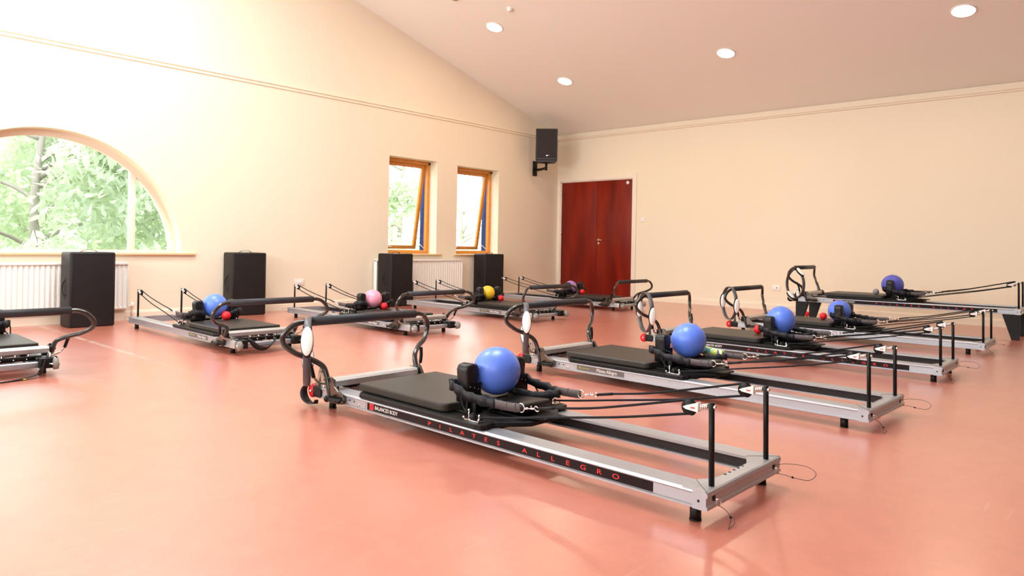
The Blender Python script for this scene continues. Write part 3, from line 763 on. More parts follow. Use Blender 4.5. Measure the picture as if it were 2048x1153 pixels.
def g_cable(s):
    mb = MB(); y = s * 0.262; z = 0.088
    mb.cyl((0.01, y, z), (-0.012, y, z), 0.004, m_chrome, 10)
    mb.torus((-0.012, y, z - 0.010), 0.012, 0.0016, m_chrome, (0.3, 0.95, 0), (0, 0, 1), 20, rs=6)
    if s > 0: pts = [(-0.012, y, z - 0.02), (-0.03, y - 0.02, 0.05), (-0.045, y - 0.03, 0.025), (-0.05, y - 0.01, 0.004), (-0.062, y + 0.02, 0.003), (-0.066, y - 0.02, 0.012), (-0.05, y - 0.035, 0.028)]
    else: pts = [(-0.012, y, z - 0.02), (-0.05, y + 0.01, 0.072), (-0.075, y, 0.066), (-0.13, y - 0.03, 0.06), (-0.15, y - 0.055, 0.085), (-0.11, y - 0.06, 0.105), (-0.04, y - 0.03, 0.108), (0.0, y, 0.1)]
    mb.tube(spline(pts, 6), 0.0014, m_steelw, 6)
    mb.sphere(pts[2], 0.005, m_black, seg=10)
    return mb.mesh('safety_cable')
def g_post(s):
    mb = MB(); y = s * 0.239
    mb.cyl((0.029, y, ZT), (0.034, y, 0.431), 0.0108, m_black, 16)
    return mb.mesh('riser_post')
def g_postbolt(s):
    mb = MB(); y = s * 0.239
    mb.sphere((0.022, y - s * 0.002, 0.416), 0.0085, m_chrome, seg=14); mb.cyl((0.02, y, 0.416), (0.05, y, 0.416), 0.005, m_chrome, 10)
    return mb.mesh('post_bolt')
def g_pulley(s):
    """swivel pulley hanging off the riser post"""
    mb = MB(); y = s * 0.239
    for k, x in enumerate((0.050, 0.058, 0.066, 0.074)):
        mb.torus((x, y, 0.414 - k * 0.002), 0.009, 0.0032, m_chrome, (0, 1, 0.2), (0, -0.2, 1), 14, rs=6)
    mb.cyl((0.045, y, 0.414), (0.09, y, 0.406), 0.0045, m_chrome, 10)
    # cheeks
    for q in (-1, 1):
        mb.prism([(0.084, 0.425), (0.084, 0.388), (0.135, 0.393), (0.148, 0.4), (0.135, 0.407)], 'y', y + q * 0.0095, y + q * 0.0115, m_white)
        mb.box((0.105, y + q * 0.0122, 0.402), (0.018, 0.001, 0.005), m_redtext)
    mb.box((0.087, y, 0.4065), (0.006, 0.024, 0.036), m_white, 0.002)
    return mb.mesh('pulley')
def g_sheave(s):
    mb = MB(); y = s * 0.239; c = Vector((0.125, y, 0.4))
    mb.cyl(c + Vector((0, -0.007, 0)), c + Vector((0, 0.007, 0)), 0.026, m_blackp, 28)
    for q in (-1, 1): mb.cyl(c + Vector((0, q * 0.007, 0)), c + Vector((0, q * 0.009, 0)), 0.029, m_blackp, 28)
    return mb.mesh('sheave')
def g_foot(x, y):
    def f():
        mb = MB(); mb.cyl((x, y, 0), (x, y, ZB), 0.021, m_black, 20); mb.cyl((x, y, 0), (x, y, 0.006), 0.0225, m_black, 20); return mb.mesh('foot')
    return f
def g_deck():
    mb = MB()
    pts = [(2.17, 0.30), (2.13, 0.335), (1.20, 0.335), (1.165, 0.325), (1.15, 0.30), (1.16, 0.24), (1.06, 0.13), (1.04, 0.10), (1.04, -0.10), (1.06, -0.13), (1.16, -0.24), (1.15, -0.30), (1.165, -0.325), (1.20, -0.335), (2.13, -0.335), (2.17, -0.30)]
    mb.prism(pts, 'z', 0.129, 0.151, m_blackp, r=0.004, smooth=False)
    mb.box((1.28, 0, 0.108), (0.12, 0.40, 0.04), m_dark, 0.004); mb.box((2.0, 0, 0.108), (0.12, 0.40, 0.04), m_dark, 0.004)
    return mb.mesh('carriage')
def g_caster(x, s):
    def f():
        mb = MB(); mb.cyl((x, s * 0.19, 0.105), (x, s * 0.207, 0.105), 0.019, m_wheelg, 18); mb.cyl((x, s * 0.18, 0.105), (x, s * 0.21, 0.105), 0.005, m_chrome, 10); return mb.mesh('carriage_wheel')
    return f
def g_pad():
    mb = MB()
    def cor(cx, cy, r, a0, a1, n=5): return [(cx + r * math.cos(R_(a0 + (a1 - a0) * i / n)), cy + r * math.sin(R_(a0 + (a1 - a0) * i / n))) for i in range(n + 1)]
    half = cor(2.185, 0.275, 0.018, 0, 90) + cor(1.50, 0.248, 0.045, 90, 160) + [(1.452, 0.21), (1.435, 0.16), (1.42, 0.12), (1.40, 0.11)]
    pts = half + [(x, -y) for x, y in reversed(half)]
    mb.prism(pts, 'z', 0.152, 0.197, m_vinyl, r=0.010, smooth=False)
    me = mb.mesh('carriage_pad')
    for p in me.polygons: p.use_smooth = False
    return me
def g_shoulder(s):
    mb = MB(); y = s * 0.178
    prof = [(-0.046, 0.0), (0.046, 0.0), (0.048, 0.05), (0.040, 0.10), (0.044, 0.14), (0.046, 0.165), (0.034, 0.188), (0.0, 0.195), (-0.034, 0.188), (-0.046, 0.165), (-0.044, 0.14), (-0.040, 0.10), (-0.048, 0.05)]
    pts = [(y + p[0], 0.205 + p[1]) for p in prof]
    mb.prism(pts, 'x', 1.372, 1.455, m_vinyl2, r=0.014, smooth=True)
    return mb.mesh('shoulder_rest')
def g_shbracket(s):
    mb = MB(); y = s * 0.178
    mb.prism([(y - 0.047, 0.152), (y + 0.047, 0.152), (y + 0.047, 0.302), (y - 0.047, 0.302)], 'x', 1.362, 1.371, m_black)
    mb.box((1.40, y, 0.157), (0.10, 0.09, 0.01), m_black, 0.002); mb.box((1.345, y + 0.02 * s, 0.185), (0.04, 0.012, 0.07), m_black, 0.002)
    return mb.mesh('rest_bracket')
def g_rivets(s):
    mb = MB(); y = s * 0.178
    for yy in (-0.028, 0.0, 0.03): mb.sphere((1.3615, y + yy, 0.278 + yy * 0.3), 0.0032, m_chrome, seg=8)
    return mb.mesh('rivets')
def g_headrest():
    mb = MB()
    mb.box((1.215, 0, 0.196), (0.25, 0.215, 0.045), m_vinyl2, 0.016, rot=(0, 0.08, 0), seg=3)
    return mb.mesh('headrest')
def g_headboard():
    mb = MB(); mb.prism([(1.34, 0.11), (1.12, 0.10), (0.99, 0.06), (0.99, -0.06), (1.12, -0.10), (1.34, -0.11)], 'z', 0.158, 0.166, m_black)
    mb.box((1.30, 0.08, 0.155), (0.03, 0.02, 0.015), m_black); mb.box((1.30, -0.08, 0.155), (0.03, 0.02, 0.015), m_black)
    mb.cyl((1.08, 0.05, 0.150), (1.08, 0.05, 0.158), 0.007, m_chrome, 10)
    return mb.mesh('headrest_board')
def g_cleat(s):
    mb = MB(); y = s * 0.285; b = mb
    b.box((1.25, y, 0.154), (0.10, 0.045, 0.006), m_chrome, 0.001)
    b.cyl((1.255, y, 0.155), (1.255, y, 0.182), 0.017, m_blackp, 18); b.cyl((1.255, y, 0.182), (1.255, y, 0.187), 0.010, m_blackp, 14)
    b.cyl((1.295, y - s * 0.008, 0.155), (1.295, y - s * 0.008, 0.192), 0.004, m_chrome, 10); b.sphere((1.295, y - s * 0.008, 0.194), 0.0065, m_chrome, seg=10)
    b.cyl((1.215, y, 0.155), (1.215, y, 0.178), 0.0045, m_chrome, 10); b.sphere((1.215, y, 0.18), 0.0065, m_chrome, seg=10)
    b.sphere((1.20, y + s * 0.018, 0.165), 0.007, m_chrome, seg=10); b.sphere((1.305, y + s * 0.018, 0.162), 0.007, m_chrome, seg=10)
    b.cyl((1.28, y - s * 0.03, 0.165), (1.22, y - s * 0.03, 0.165), 0.009, m_blackp, 12)
    b.tube(spline([(1.30, y, 0.185), (1.33, y - s * 0.005, 0.20), (1.355, y - s * 0.01, 0.235), (1.36, y - s * 0.015, 0.25)], 5), 0.0045, m_rope, 8)
    return mb.mesh('rope_cleat')
def g_rope(s, dx=0.0):
    mb = MB(); y0 = s * 0.225; yp = s * 0.239; c = Vector((0.125, yp, 0.4)); r = 0.0275
    a = [(0.84 + dx, y0, 0.273), (0.6 + dx * 0.7, y0 + s * 0.004, 0.325 - 0.012), (0.35, yp - s * 0.003, 0.378 - 0.006)]
    arc = [(c.x + r * math.cos(R_(t)), yp, c.z + r * math.sin(R_(t))) for t in (75, 100, 130, 160, 190, 220, 250, 280)]
    # loop passes over the sheave on its post side
    arc = [(c.x - r * math.sin(R_(t)), yp, c.z + r * math.cos(R_(t))) for t in (-10, 20, 50, 80, 110, 140, 170, 195)]
    b = [(0.45, yp + s * 0.01, 0.305), (0.8 + dx * 0.6, s * 0.262, 0.243), (1.05 + dx, s * 0.275, 0.198), (1.225 + dx, s * 0.285, 0.170)]
    mb.tube(spline(a + arc + b, 4), 0.0052, m_rope, 10)
    return mb.mesh('rope')
def strap_loop(s):
    """closed loop running outside, round the front of and back inside the shoulder rest"""
    P = [(1.165, s * 0.232, 0.240), (1.24, s * 0.246, 0.243), (1.34, s * 0.252, 0.256), (1.43, s * 0.249, 0.278), (1.478, s * 0.235, 0.290), (1.492, s * 0.20, 0.288),
         (1.485, s * 0.155, 0.268), (1.455, s * 0.126, 0.246), (1.36, s * 0.123, 0.222), (1.26, s * 0.135, 0.213), (1.18, s * 0.175, 0.222), (1.13, s * 0.215, 0.234)]
    return P
def g_strap(s):
    mb = MB(); P = spline(strap_loop(s), 6); n = len(P); rnd = random.Random(4)
    jit = [rnd.uniform(-1, 1) for _ in range(n)]
    Q = [p + Vector((0, 0.004 * math.sin(i * 1.25) * s, 0.003 * jit[i])) for i, p in enumerate(P)]
    mb.ribbon(Q, (0, 0, 1), lambda i: 0.043 + 0.0055 * math.sin(i * 1.25 + 1) + 0.003 * jit[i], 0.014, m_cloth)
    me = mb.mesh('hand_strap'); return me
def g_webbing(s, mat_=None):
    mb = MB(); P = spline([(1.17, s * 0.233, 0.240), (1.09, s * 0.231, 0.240), (1.00, s * 0.229, 0.245)], 4)
    mb.ribbon(P, (0, 0, 1), 0.040, 0.006, m_web)
    for x in (1.085, 1.03): mb.box((x, s * 0.231, 0.242), (0.004, 0.0095, 0.042), m_web, 0.001)
    return mb.mesh('webbing')
def g_hook(s):
    mb = MB(); y = s * 0.2275; z = 0.247
    mb.torus((0.997, y, z), 0.020, 0.0026, m_chrome, (1, 0, 0), (0, 0, 1), 22, rs=7)
    mb.torus((0.963, y, z + 0.003), 0.010, 0.0024, m_chrome, (1, 0, 0.1), (0, 1, 0), 16, rs=7)
    mb.tube([(0.953, y, z + 0.004), (0.915, y, z + 0.009)], 0.0042, m_chrome, 8)
    mb.cyl((0.935, y, z + 0.006), (0.935, y, z + 0.020), 0.002, m_chrome, 8)
    mb.torus((0.902, y, z + 0.011), 0.012, 0.0024, m_chrome, (1, 0, 0.1), (0, 0.3, 1), 16, rs=7)
    return mb.mesh('snap_hook')
def g_sleeve(s):
    mb = MB(); y = s * 0.2265
    mb.tube([(0.895, y, 0.260), (0.80, y, 0.281 - 0.002)], 0.0072, m_blackp, 10); return mb.mesh('rope_sleeve')

BAR = [(2.42, 0.335, 0.075), (2.437, 0.337, 0.14), (2.463, 0.338, 0.21), (2.488, 0.352, 0.265), (2.528, 0.415, 0.31), (2.562, 0.49, 0.345), (2.598, 0.545, 0.40), (2.598, 0.545, 0.455), (2.580, 0.50, 0.505), (2.562, 0.45, 0.524), (2.560, 0.40, 0.526)]
PIV = Vector((2.42, 0, 0.085))
def bar_rot(p, a):
    q = Vector(p) - PIV; c, s = math.cos(a), math.sin(a)
    return Vector((PIV.x + q.x * c + q.z * s, q.y, PIV.z - q.x * s + q.z * c))
def g_footbar(a):
    def f():
        mb = MB(); L = [bar_rot(p, a) for p in BAR]; Rr = [Vector((p.x, -p.y, p.z)) for p in reversed(L)]
        pts = spline(L, 5) + spline(Rr, 5); mb.tube(pts, 0.0165, m_gun, 14)
        for s in (-1, 1):
            p = bar_rot((2.452, s * 0.3375, 0.185), a); q = bar_rot((2.456, s * 0.3375, 0.192), a); mb.cyl(p, q, 0.0195, m_gun, 16)
        return mb.mesh('footbar')
    return f
def g_sleeve_pad(a):
    def f():
        mb = MB(); c = bar_rot((2.56, 0, 0.526), a); mb.cyl((c.x, -0.40, c.z), (c.x, 0.40, c.z), 0.0285, m_foam, 24); return mb.mesh('footbar_sleeve')
    return f
def g_gusset(s):
    mb = MB()
    pts = [(2.425, 0.205), (2.405, 0.20), (2.375, 0.155), (2.335, 0.13), (2.29, 0.118), (2.275, 0.09), (2.30, 0.062), (2.40, 0.056), (2.43, 0.07)]
    y = s * 0.333; mb.prism(pts, 'y', min(y - s * 0.008, y + s * 0.010), max(y - s * 0.008, y + s * 0.010), m_gus, r=0.004, smooth=False)
    return mb.mesh('footbar_bracket')
def g_knob(s):
    mb = MB(); y = s * 0.368
    mb.tube(spline([(2.42, s * 0.345, 0.082), (2.40, y, 0.084), (2.30, y, 0.086)], 4), 0.012, m_blackp, 12); mb.sphere((2.40, y + s * 0.004, 0.085), 0.020, m_blackp, seg=16); mb.sphere((2.285, y, 0.086), 0.015, m_blackp, seg=14)
    return mb.mesh('locking_knob')
def g_plate(s, low=False):
    mb = MB(); y = s * 0.305
    if s < 0 or low:
        mb.prism([(2.475, 0.057), (2.60, 0.057), (2.60, 0.10), (2.55, 0.125), (2.515, 0.155), (2.50, 0.14)], 'y', y - 0.003, y + 0.003, m_plate)
        for x, z in ((2.53, 0.09), (2.505, 0.085), (2.58, 0.08)): mb.cyl((x, y - 0.0045, z), (x, y + 0.0045, z), 0.006, m_black, 10)
        return mb.mesh('notched_plate')
    pts = [(2.475, 0.057), (2.575, 0.057), (2.60, 0.108), (2.635, 0.112), (2.588, 0.235), (2.548, 0.24), (2.505, 0.14)]
    mb.prism(pts, 'y', y - 0.003, y + 0.003, m_plate)
    mb.prism([(2.578, 0.195), (2.60, 0.125), (2.568, 0.125)], 'y', y - 0.0036, y + 0.0036, m_dark)
    for x, z in ((2.560, 0.215), (2.535, 0.17), (2.53, 0.09), (2.505, 0.085)):
        mb.cyl((x, y - 0.0045, z), (x, y + 0.0045, z), 0.006, m_black, 10)
    mb.cyl((2.53, y - 0.014, 0.13), (2.53, y + 0.014, 0.13), 0.008, m_chrome, 10)
    return mb.mesh('notched_plate')
def g_lever(s, a=0.0):
    mb = MB(); Q = lambda P: spline([bar_rot(p, a) for p in P], 4)
    mb.tube(Q([(2.515, s * 0.312, 0.15), (2.50, s * 0.37, 0.165), (2.495, s * 0.405, 0.205)]), 0.008, m_plate, 10)
    mb.tube(Q([(2.495, s * 0.405, 0.20), (2.497, s * 0.413, 0.235), (2.503, s * 0.419, 0.265), (2.515, s * 0.427, 0.30)]), 0.0115, m_black, 12)
    return mb.mesh('release_lever')
def g_platform():
    mb = MB()
    prof = [(2.405, 0.150), (2.412, 0.143), (2.486, 0.143), (2.494, 0.150), (2.494, 0.178), (2.482, 0.190), (2.417, 0.190), (2.405, 0.178)]
    mb.prism(prof, 'y', -0.312, 0.312, m_silver2, smooth=False); return mb.mesh('standing_bar')
def g_cap(s):
    mb = MB(); mb.box((2.4495, s * 0.321, 0.1665), (0.096, 0.02, 0.052), m_blackp, 0.008); mb.cyl((2.4495, s * 0.331, 0.1665), (2.4495, s * 0.333, 0.1665), 0.005, m_chrome, 10)
    mb.box((2.45, s * 0.29, 0.134), (0.05, 0.03, 0.02), m_blackp)
    return mb.mesh('end_cap')
def g_springbar():
    mb = MB(); mb.box((2.545, 0, 0.128), (0.03, 0.50, 0.016), m_black, 0.003); mb.box((2.52, 0, 0.112), (0.012, 0.5, 0.02), m_black); return mb.mesh('spring_bar')
def g_spring(y):
    def f():
        mb = MB(); pts = []
        for i in range(0, 120):
            a = i * 0.9; pts.append((2.515 - i * 0.0026, y + 0.011 * math.cos(a), 0.098 + 0.011 * math.sin(a)))
        mb.tube(pts, 0.0022, m_steelw, 5)
        mb.torus((2.565, y, 0.135), 0.016, 0.0042, m_chrome, (1, 0, 0), (0, 0.3, 1), 16, 20, 300, rs=7)
        return mb.mesh('spring')
    return f
def g_lowerbar():
    mb = MB(); mb.box((2.605, 0, 0.080), (0.045, 0.44, 0.044), m_silver, 0.008); return mb.mesh('lower_crossbar')
def g_corner(s, dark=False):
    mb = MB(); mb.box((2.625, s * 0.262, 0.092), (0.085, 0.09, 0.075), m_blackp, 0.006); mb.box((2.585, s * 0.305, 0.090), (0.09, 0.045, 0.066), m_blackp if dark else m_silver2, 0.004)
    mb.cyl((2.66, s * 0.27, 0.085), (2.70, s * 0.27, 0.085), 0.008, m_black, 10)
    return mb.mesh('corner_bracket')
def g_wheel(s, mt, wx):
    def f():
        mb = MB(); y = s * 0.308
        mb.cyl((wx, y - 0.013, 0.088), (wx, y + 0.013, 0.088), 0.041, mt, 28)
        for q in (-1, 1): mb.cyl((wx, y + q * 0.013, 0.088), (wx, y + q * 0.016, 0.088), 0.032, mt, 24, 0.028)
        mb.cyl((wx, y - s * 0.04, 0.088), (wx, y + s * 0.020, 0.088), 0.0075, m_chrome, 12); mb.sphere((wx, y + s * 0.021, 0.088), 0.010, m_chrome, seg=12)
        return mb.mesh('transport_wheel')
    return f
def g_footstrap(kind):
    """dark nylon foot strap hooked beside a wheel and trailing on the floor"""
    def f():
        mb = MB()
        if kind == 'long':
            P = [(2.63, 0.27, 0.135), (2.655, 0.25, 0.10), (2.685, 0.225, 0.05), (2.71, 0.17, 0.018), (2.74, 0.05, 0.006), (2.76, -0.10, 0.004), (2.76, -0.25, 0.004)]
            mb.ribbon(spline(P, 6), lambda i: (0.35, 0, 1) if i < 16 else (1, 0, 0.1), 0.045, 0.005, m_cloth)
            add_text(mb, 'balanced body', 0.022, (2.768, -0.09, 0.0085), (0, 1, 0), (-1, 0, 0), m_whtext, 1.0, 'LEFT', 0.0003)
            mb.torus((2.76, 0.105, 0.0095), 0.009, 0.002, m_grtext, (1, 0, 0), (0, 1, 0), 12, rs=5)
        elif kind == 'wheel':
            P = [(2.665, 0.335, 0.128), (2.700, 0.338, 0.105), (2.712, 0.34, 0.07), (2.69, 0.34, 0.035), (2.64, 0.338, 0.016), (2.59, 0.335, 0.022), (2.575, 0.333, 0.045)]
            mb.ribbon(spline(P, 6), (0.15, 1, 0.1), lambda i: 0.02 + 0.03 * math.sin(PI * min(1, i / 36)), 0.005, m_cloth)
            mb.torus((2.655, 0.332, 0.140), 0.016, 0.003, m_chrome, (1, 0.2, 0), (0, 0.3, 1), 16, rs=6)
        else:
            P = [(2.61, -0.20, 0.125), (2.64, -0.17, 0.10), (2.66, -0.12, 0.055), (2.66, -0.05, 0.04), (2.65, 0.02, 0.075), (2.62, 0.06, 0.12)]
            mb.ribbon(spline(P, 6), (0.6, 0.2, 0.6), 0.05, 0.005, m_cloth)
        return mb.mesh('foot_strap')
    return f
def g_straphook():
    mb = MB(); mb.torus((2.64, 0.275, 0.145), 0.018, 0.003, m_chrome, (1, 0.2, 0), (0, 0.4, 1), 16, rs=6)
    mb.tube([(2.65, 0.29, 0.155), (2.69, 0.34, 0.175)], 0.004, m_chrome, 8); return mb.mesh('strap_hook')
def g_tallleg(x, s, rear):
    def f():
        mb = MB(); y = s * 0.285; d = 0.09
        # trapezoid, wide at the top
        if rear: pts = [(0.012, ZB - 0.002), (0.185, ZB - 0.002), (0.09, -LEGH), (0.014, -LEGH)]
        else: pts = [(2.40, ZB - 0.002), (2.575, ZB - 0.002), (2.573, -LEGH), (2.495, -LEGH)]
        mb.prism(pts, 'y', y - 0.03, y + 0.03, m_blackp, r=0.006, smooth=False); return mb.mesh('tall_leg')
    return f
LEGH = 0.242

def reformer(label, loc, deg, kind, bar_a, feet_x, wheel, z=0.0, strap=None, tall=False, patterned=False):
    t = thing('pilates_reformer', label, 'exercise machine', (loc[0], loc[1], z), R_(deg), 'pilates reformers in two facing rows')
    cdx = 0.085 if deg < 0 else 0.0
    for s in (1, -1):
        k = str(s)
        rl = part('side_rail', 'rail' + k, lambda: g_rail(s), t)
        if kind == 'black': part('rail_label', 'lb' + k, lambda: g_label_black(s), rl, label='long black label with red wide-spaced lettering')
        else: part('rail_label', 'ls' + k, lambda: g_label_silver(s), rl, label='small grey label with white lettering')
        part('perforated_plate', 'bolts' + k, lambda: g_bolts(s), rl); part('end_bolt', 'ebolt' + k, lambda: g_endbolt(s), rl)
        po = part('riser_post', 'post' + k, lambda: g_post(s), t)
        part('post_bolt', 'pbolt' + k, lambda: g_postbolt(s), po)
        pu = part('pulley', 'pul' + k, lambda: g_pulley(s), t)
        part('sheave', 'she' + k, lambda: g_sheave(s), pu)
        part('safety_cable', 'cable' + k, lambda: g_cable(s), t)
        sh = part('shoulder_rest', 'sh' + k, lambda: g_shoulder(s), t, loc=(cdx, 0, 0))
        br = part('rest_bracket', 'shb' + k, lambda: g_shbracket(s), sh)
        part('rivets', 'riv' + k, lambda: g_rivets(s), sh)
        part('rope_cleat', 'cleat' + k, lambda: g_cleat(s), t, loc=(cdx, 0, 0))
        part('rope', 'rope%s%.3f' % (k, cdx), lambda: g_rope(s, cdx), t)
        st = part('hand_strap', 'strap' + k, lambda: g_strap(s), t, loc=(cdx, 0, 0))
        if patterned and s < 0:
            obj('printed_cover', patterned_webbing(), st, label='strap wrapped in colourful green and yellow print')
        part('webbing', 'web' + k, lambda: g_webbing(s), st, label='grey webbing end')
        part('snap_hook', 'hook' + k, lambda: g_hook(s), st, label='chrome snap hook')
        part('rope_sleeve', 'sleeve' + k, lambda: g_sleeve(s), st)
        part('footbar_bracket', 'gus' + k, lambda: g_gusset(s), t)
        pl = part('notched_plate', 'plate%s%s' % (k, deg < 0), lambda: g_plate(s, deg < 0), t)
        part('release_lever', 'lev%s%.2f' % (k, bar_a), lambda: g_lever(s, bar_a * 0.8), pl)
        part('locking_knob', 'knob' + k, lambda: g_knob(s), t)
        part('corner_bracket', 'corn%s%s' % (k, deg > 0), lambda: g_corner(s, deg > 0), t)
        part('transport_wheel', 'wheel' + k + wheel.name, g_wheel(s, wheel, 2.69 if deg < 0 else 2.648), t)
        if not tall:
            part('foot', 'foot%s%.3f' % (k, feet_x), g_foot(feet_x, s * 0.284), t)
            part('foot', 'footb%s' % k, g_foot(2.49, s * 0.274), t)
        else:
            part('tall_leg', 'tl' + k, g_tallleg(0.08, s, True), t); part('tall_leg', 'tlf' + k, g_tallleg(2.50, s, False), t)
    part('end_bar', 'end', g_endbar, t)
    part('adjustment_holes', 'notch', g_notches, t)
    dk = part('carriage', 'deck', g_deck, t, loc=(cdx, 0, 0))
    for x in (1.25, 2.05):
        for s in (-1, 1): part('carriage_wheel', 'cw%d%d' % (x * 100, s), g_caster(x, s), dk)
    part('carriage_pad', 'pad', g_pad, t, loc=(cdx, 0, 0))
    hb = part('headrest_board', 'hb', g_headboard, t, loc=(cdx, 0, 0))
    part('headrest', 'hr', g_headrest, t, loc=(cdx, 0, 0))
    fb = part('footbar', 'fb%.2f' % bar_a, g_footbar(bar_a), t)
    part('footbar_sleeve', 'fs%.2f' % bar_a, g_sleeve_pad(bar_a), fb, label='grey foam sleeve')
    pf = part('standing_bar', 'plat', g_platform, t)
    for s in (-1, 1): part('end_cap', 'cap%d' % s, (lambda s=s: g_cap(s)), pf)
    sb = part('spring_bar', 'sb', g_springbar, t)
    for y in (-0.16, -0.08, 0.0, 0.08, 0.16): part('spring', 'spr%.2f' % y, g_spring(y), t)
    part('lower_crossbar', 'low', g_lowerbar, t)
    if strap:
        st = part('foot_strap', 'fst' + strap, g_footstrap(strap), t, label='black nylon foot strap hanging from the foot end')
        if strap == 'long': part('strap_hook', 'sthook', g_straphook, st)
    return t
def patterned_webbing():
    m = bpy.data.materials.new('printed_cover'); m.use_nodes = True; nt = m.node_tree; b = nt.nodes['Principled BSDF']
    v = nt.nodes.new('ShaderNodeTexVoronoi'); v.inputs['Scale'].default_value = 60; tc = nt.nodes.new('ShaderNodeTexCoord')
    mp = nt.nodes.new('ShaderNodeMapping'); mp.inputs['Scale'].default_value = (1, 1, 0.5); nt.links.new(tc.outputs['Object'], mp.inputs[0]); nt.links.new(mp.outputs[0], v.inputs['Vector'])
    sp = nt.nodes.new('ShaderNodeSeparateColor'); nt.links.new(v.outputs['Color'], sp.inputs[0])
    r = nt.nodes.new('ShaderNodeValToRGB'); r.color_ramp.interpolation = 'CONSTANT'
    cols = [(0.0, (0.75, 0.8, 0.75)), (0.3, (0.45, 0.75, 0.25)), (0.5, (0.85, 0.8, 0.15)), (0.65, (0.1, 0.3, 0.35)), (0.8, (0.85, 0.85, 0.8)), (0.92, (0.15, 0.15, 0.12))]
    el = r.color_ramp.elements; el[0].color = (*cols[0][1], 1); el[1].position = cols[1][0]; el[1].color = (*cols[1][1], 1)
    for p, c in cols[2:]: e = el.new(p); e.color = (*c, 1)
    nt.links.new(sp.outputs[0], r.inputs['Fac']); nt.links.new(r.outputs['Color'], b.inputs['Base Color']); b.inputs['Roughness'].default_value = 0.5
    mb = MB(); P = spline([(1.345, -0.252, 0.257), (1.28, -0.249, 0.249), (1.22, -0.243, 0.243), (1.165, -0.232, 0.240)], 4)
    mb.ribbon(P, (0, 0, 1), 0.060, 0.026, m); return mb.mesh('printed_strap_cover')

RED, GREY = m_red, m_wheelg
LROT = R_(17)
ref = {}
ref['R1'] = reformer('nearest reformer with black label and large blue ball, front of the right row', (2.689, 1.170), 89.1, 'black', 0.0, 0.068, RED, strap='wheel')
ref['R2'] = reformer('second reformer of the right row, grey label, colourful printed cover on its far strap', (4.558, 1.142), 88.1, 'silver', 0.0, 0.145, RED, patterned=True)
ref['R3'] = reformer('third reformer of the right row, black labelled, between the two low silver ones', (6.594, 1.195), 90.3, 'black', 0.0, 0.066, RED)
ref['R4'] = reformer('fourth reformer of the right row, lying low just before the tall legged one', (8.599, 1.215), 90.2, 'silver', 0.0, 0.148, RED)
ref['R5'] = reformer('reformer raised on tall black legs beside the right wall', (10.43, 1.148), 91.8, 'black', 0.0, 0.1, m_blackp, z=LEGH, tall=True)
ref['L0'] = reformer('reformer cut by the left edge with a black strap trailing on the floor', (1.353, 8.58), -91.5, 'silver', LROT, 0.14, GREY, strap='long')
ref['L1'] = reformer('reformer with blue ball by the first black boxes, leftmost whole one of the far row', (3.349, 8.551), -91.4, 'silver', LROT, 0.134, GREY, strap='short')
ref['L2'] = reformer('reformer with pink ball in the far row', (5.325, 8.554), -91.6, 'silver', LROT, 0.154, GREY)
ref['L3'] = reformer('reformer with yellow ball in the far row', (7.431, 8.635), -91.5, 'silver', LROT, 0.158, GREY)
ref['L4'] = reformer('farthest reformer with purple ball, in front of the red double door', (9.704, 8.855), -89.7, 'silver', LROT, 0.1, GREY)

def wpos(k, p):
    t = ref[k]; a = t.rotation_euler.z
    return Vector((t.location.x + p[0] * math.cos(a) - p[1] * math.sin(a), t.location.y + p[0] * math.sin(a) + p[1] * math.cos(a), t.location.z + p[2]))

# ------------------------------------------------------------ BALLS
def ball(name, k, p, r, m, label, cat='exercise ball', group=None, spikes=0):
    me = None
    mb = MB(); mb.sphere((0, 0, 0), r, m, seg=48)
    if spikes:
        for i in range(spikes):
            z = 1 - 2 * (i + 0.5) / spikes; a = i * 2.39996; q = Vector((math.sqrt(1 - z * z) * math.cos(a), math.sqrt(1 - z * z) * math.sin(a), z))
            mb.cyl(q * r * 0.97, q * (r + 0.006), 0.004, m, 6, 0.0015)
    o = obj(name, mb.mesh(name), None, wpos(k, p)); tag(o, label, cat, group)
    if name == 'exercise_ball':
        mb = MB(); mb.cyl((0, 0, 0), (0, 0, 0.003), 0.008, m_white, 12)
        q = Vector((0.0, 0.93, -0.37)).normalized() * (r - 0.001); me = mb.mesh('valve')
        v = obj('valve_plug', me, o, q, q.to_track_quat('Z', 'Y').to_euler())
    return o
G1 = 'inflated exercise balls resting between the shoulder rests'
ball('exercise_ball', 'R1', (1.385, -0.005, 0.342), 0.1255, m_bblue, 'large blue ball on the nearest reformer', group=G1)
ball('exercise_ball', 'R2', (1.318, -0.01, 0.347), 0.124, m_bblue, 'blue ball on the second reformer of the right row, beside the red spiky ball', group=G1)
ball('exercise_ball', 'R3', (1.380, -0.01, 0.352), 0.130, m_bblue, 'blue ball on the third reformer of the right row', group=G1)
ball('exercise_ball', 'R4', (1.462, 0.0, 0.318), 0.124, m_bblue, 'blue ball on the fourth reformer, half hidden by upright black pads', group=G1)
ball('exercise_ball', 'R5', (1.423, 0, 0.330), 0.136, m_bviolet, 'indigo ball on the tall legged reformer by the right wall', group=G1)
ball('exercise_ball', 'L1', (1.480, 0.0, 0.338), 0.121, m_bblue, 'blue ball on the leftmost whole reformer of the far row', group=G1)
ball('exercise_ball', 'L2', (1.476, 0, 0.323), 0.112, m_bpink, 'pink ball on a far row reformer', group=G1)
ball('exercise_ball', 'L3', (1.475, 0, 0.314), 0.102, m_byel, 'yellow ball on a far row reformer', group=G1)
ball('exercise_ball', 'L4', (1.43, 0, 0.315), 0.106, m_bpur, 'purple ball in front of the red door', group=G1)
G2 = 'small red massage balls on the carriages'
ZB_ = 0.197 + 0.042
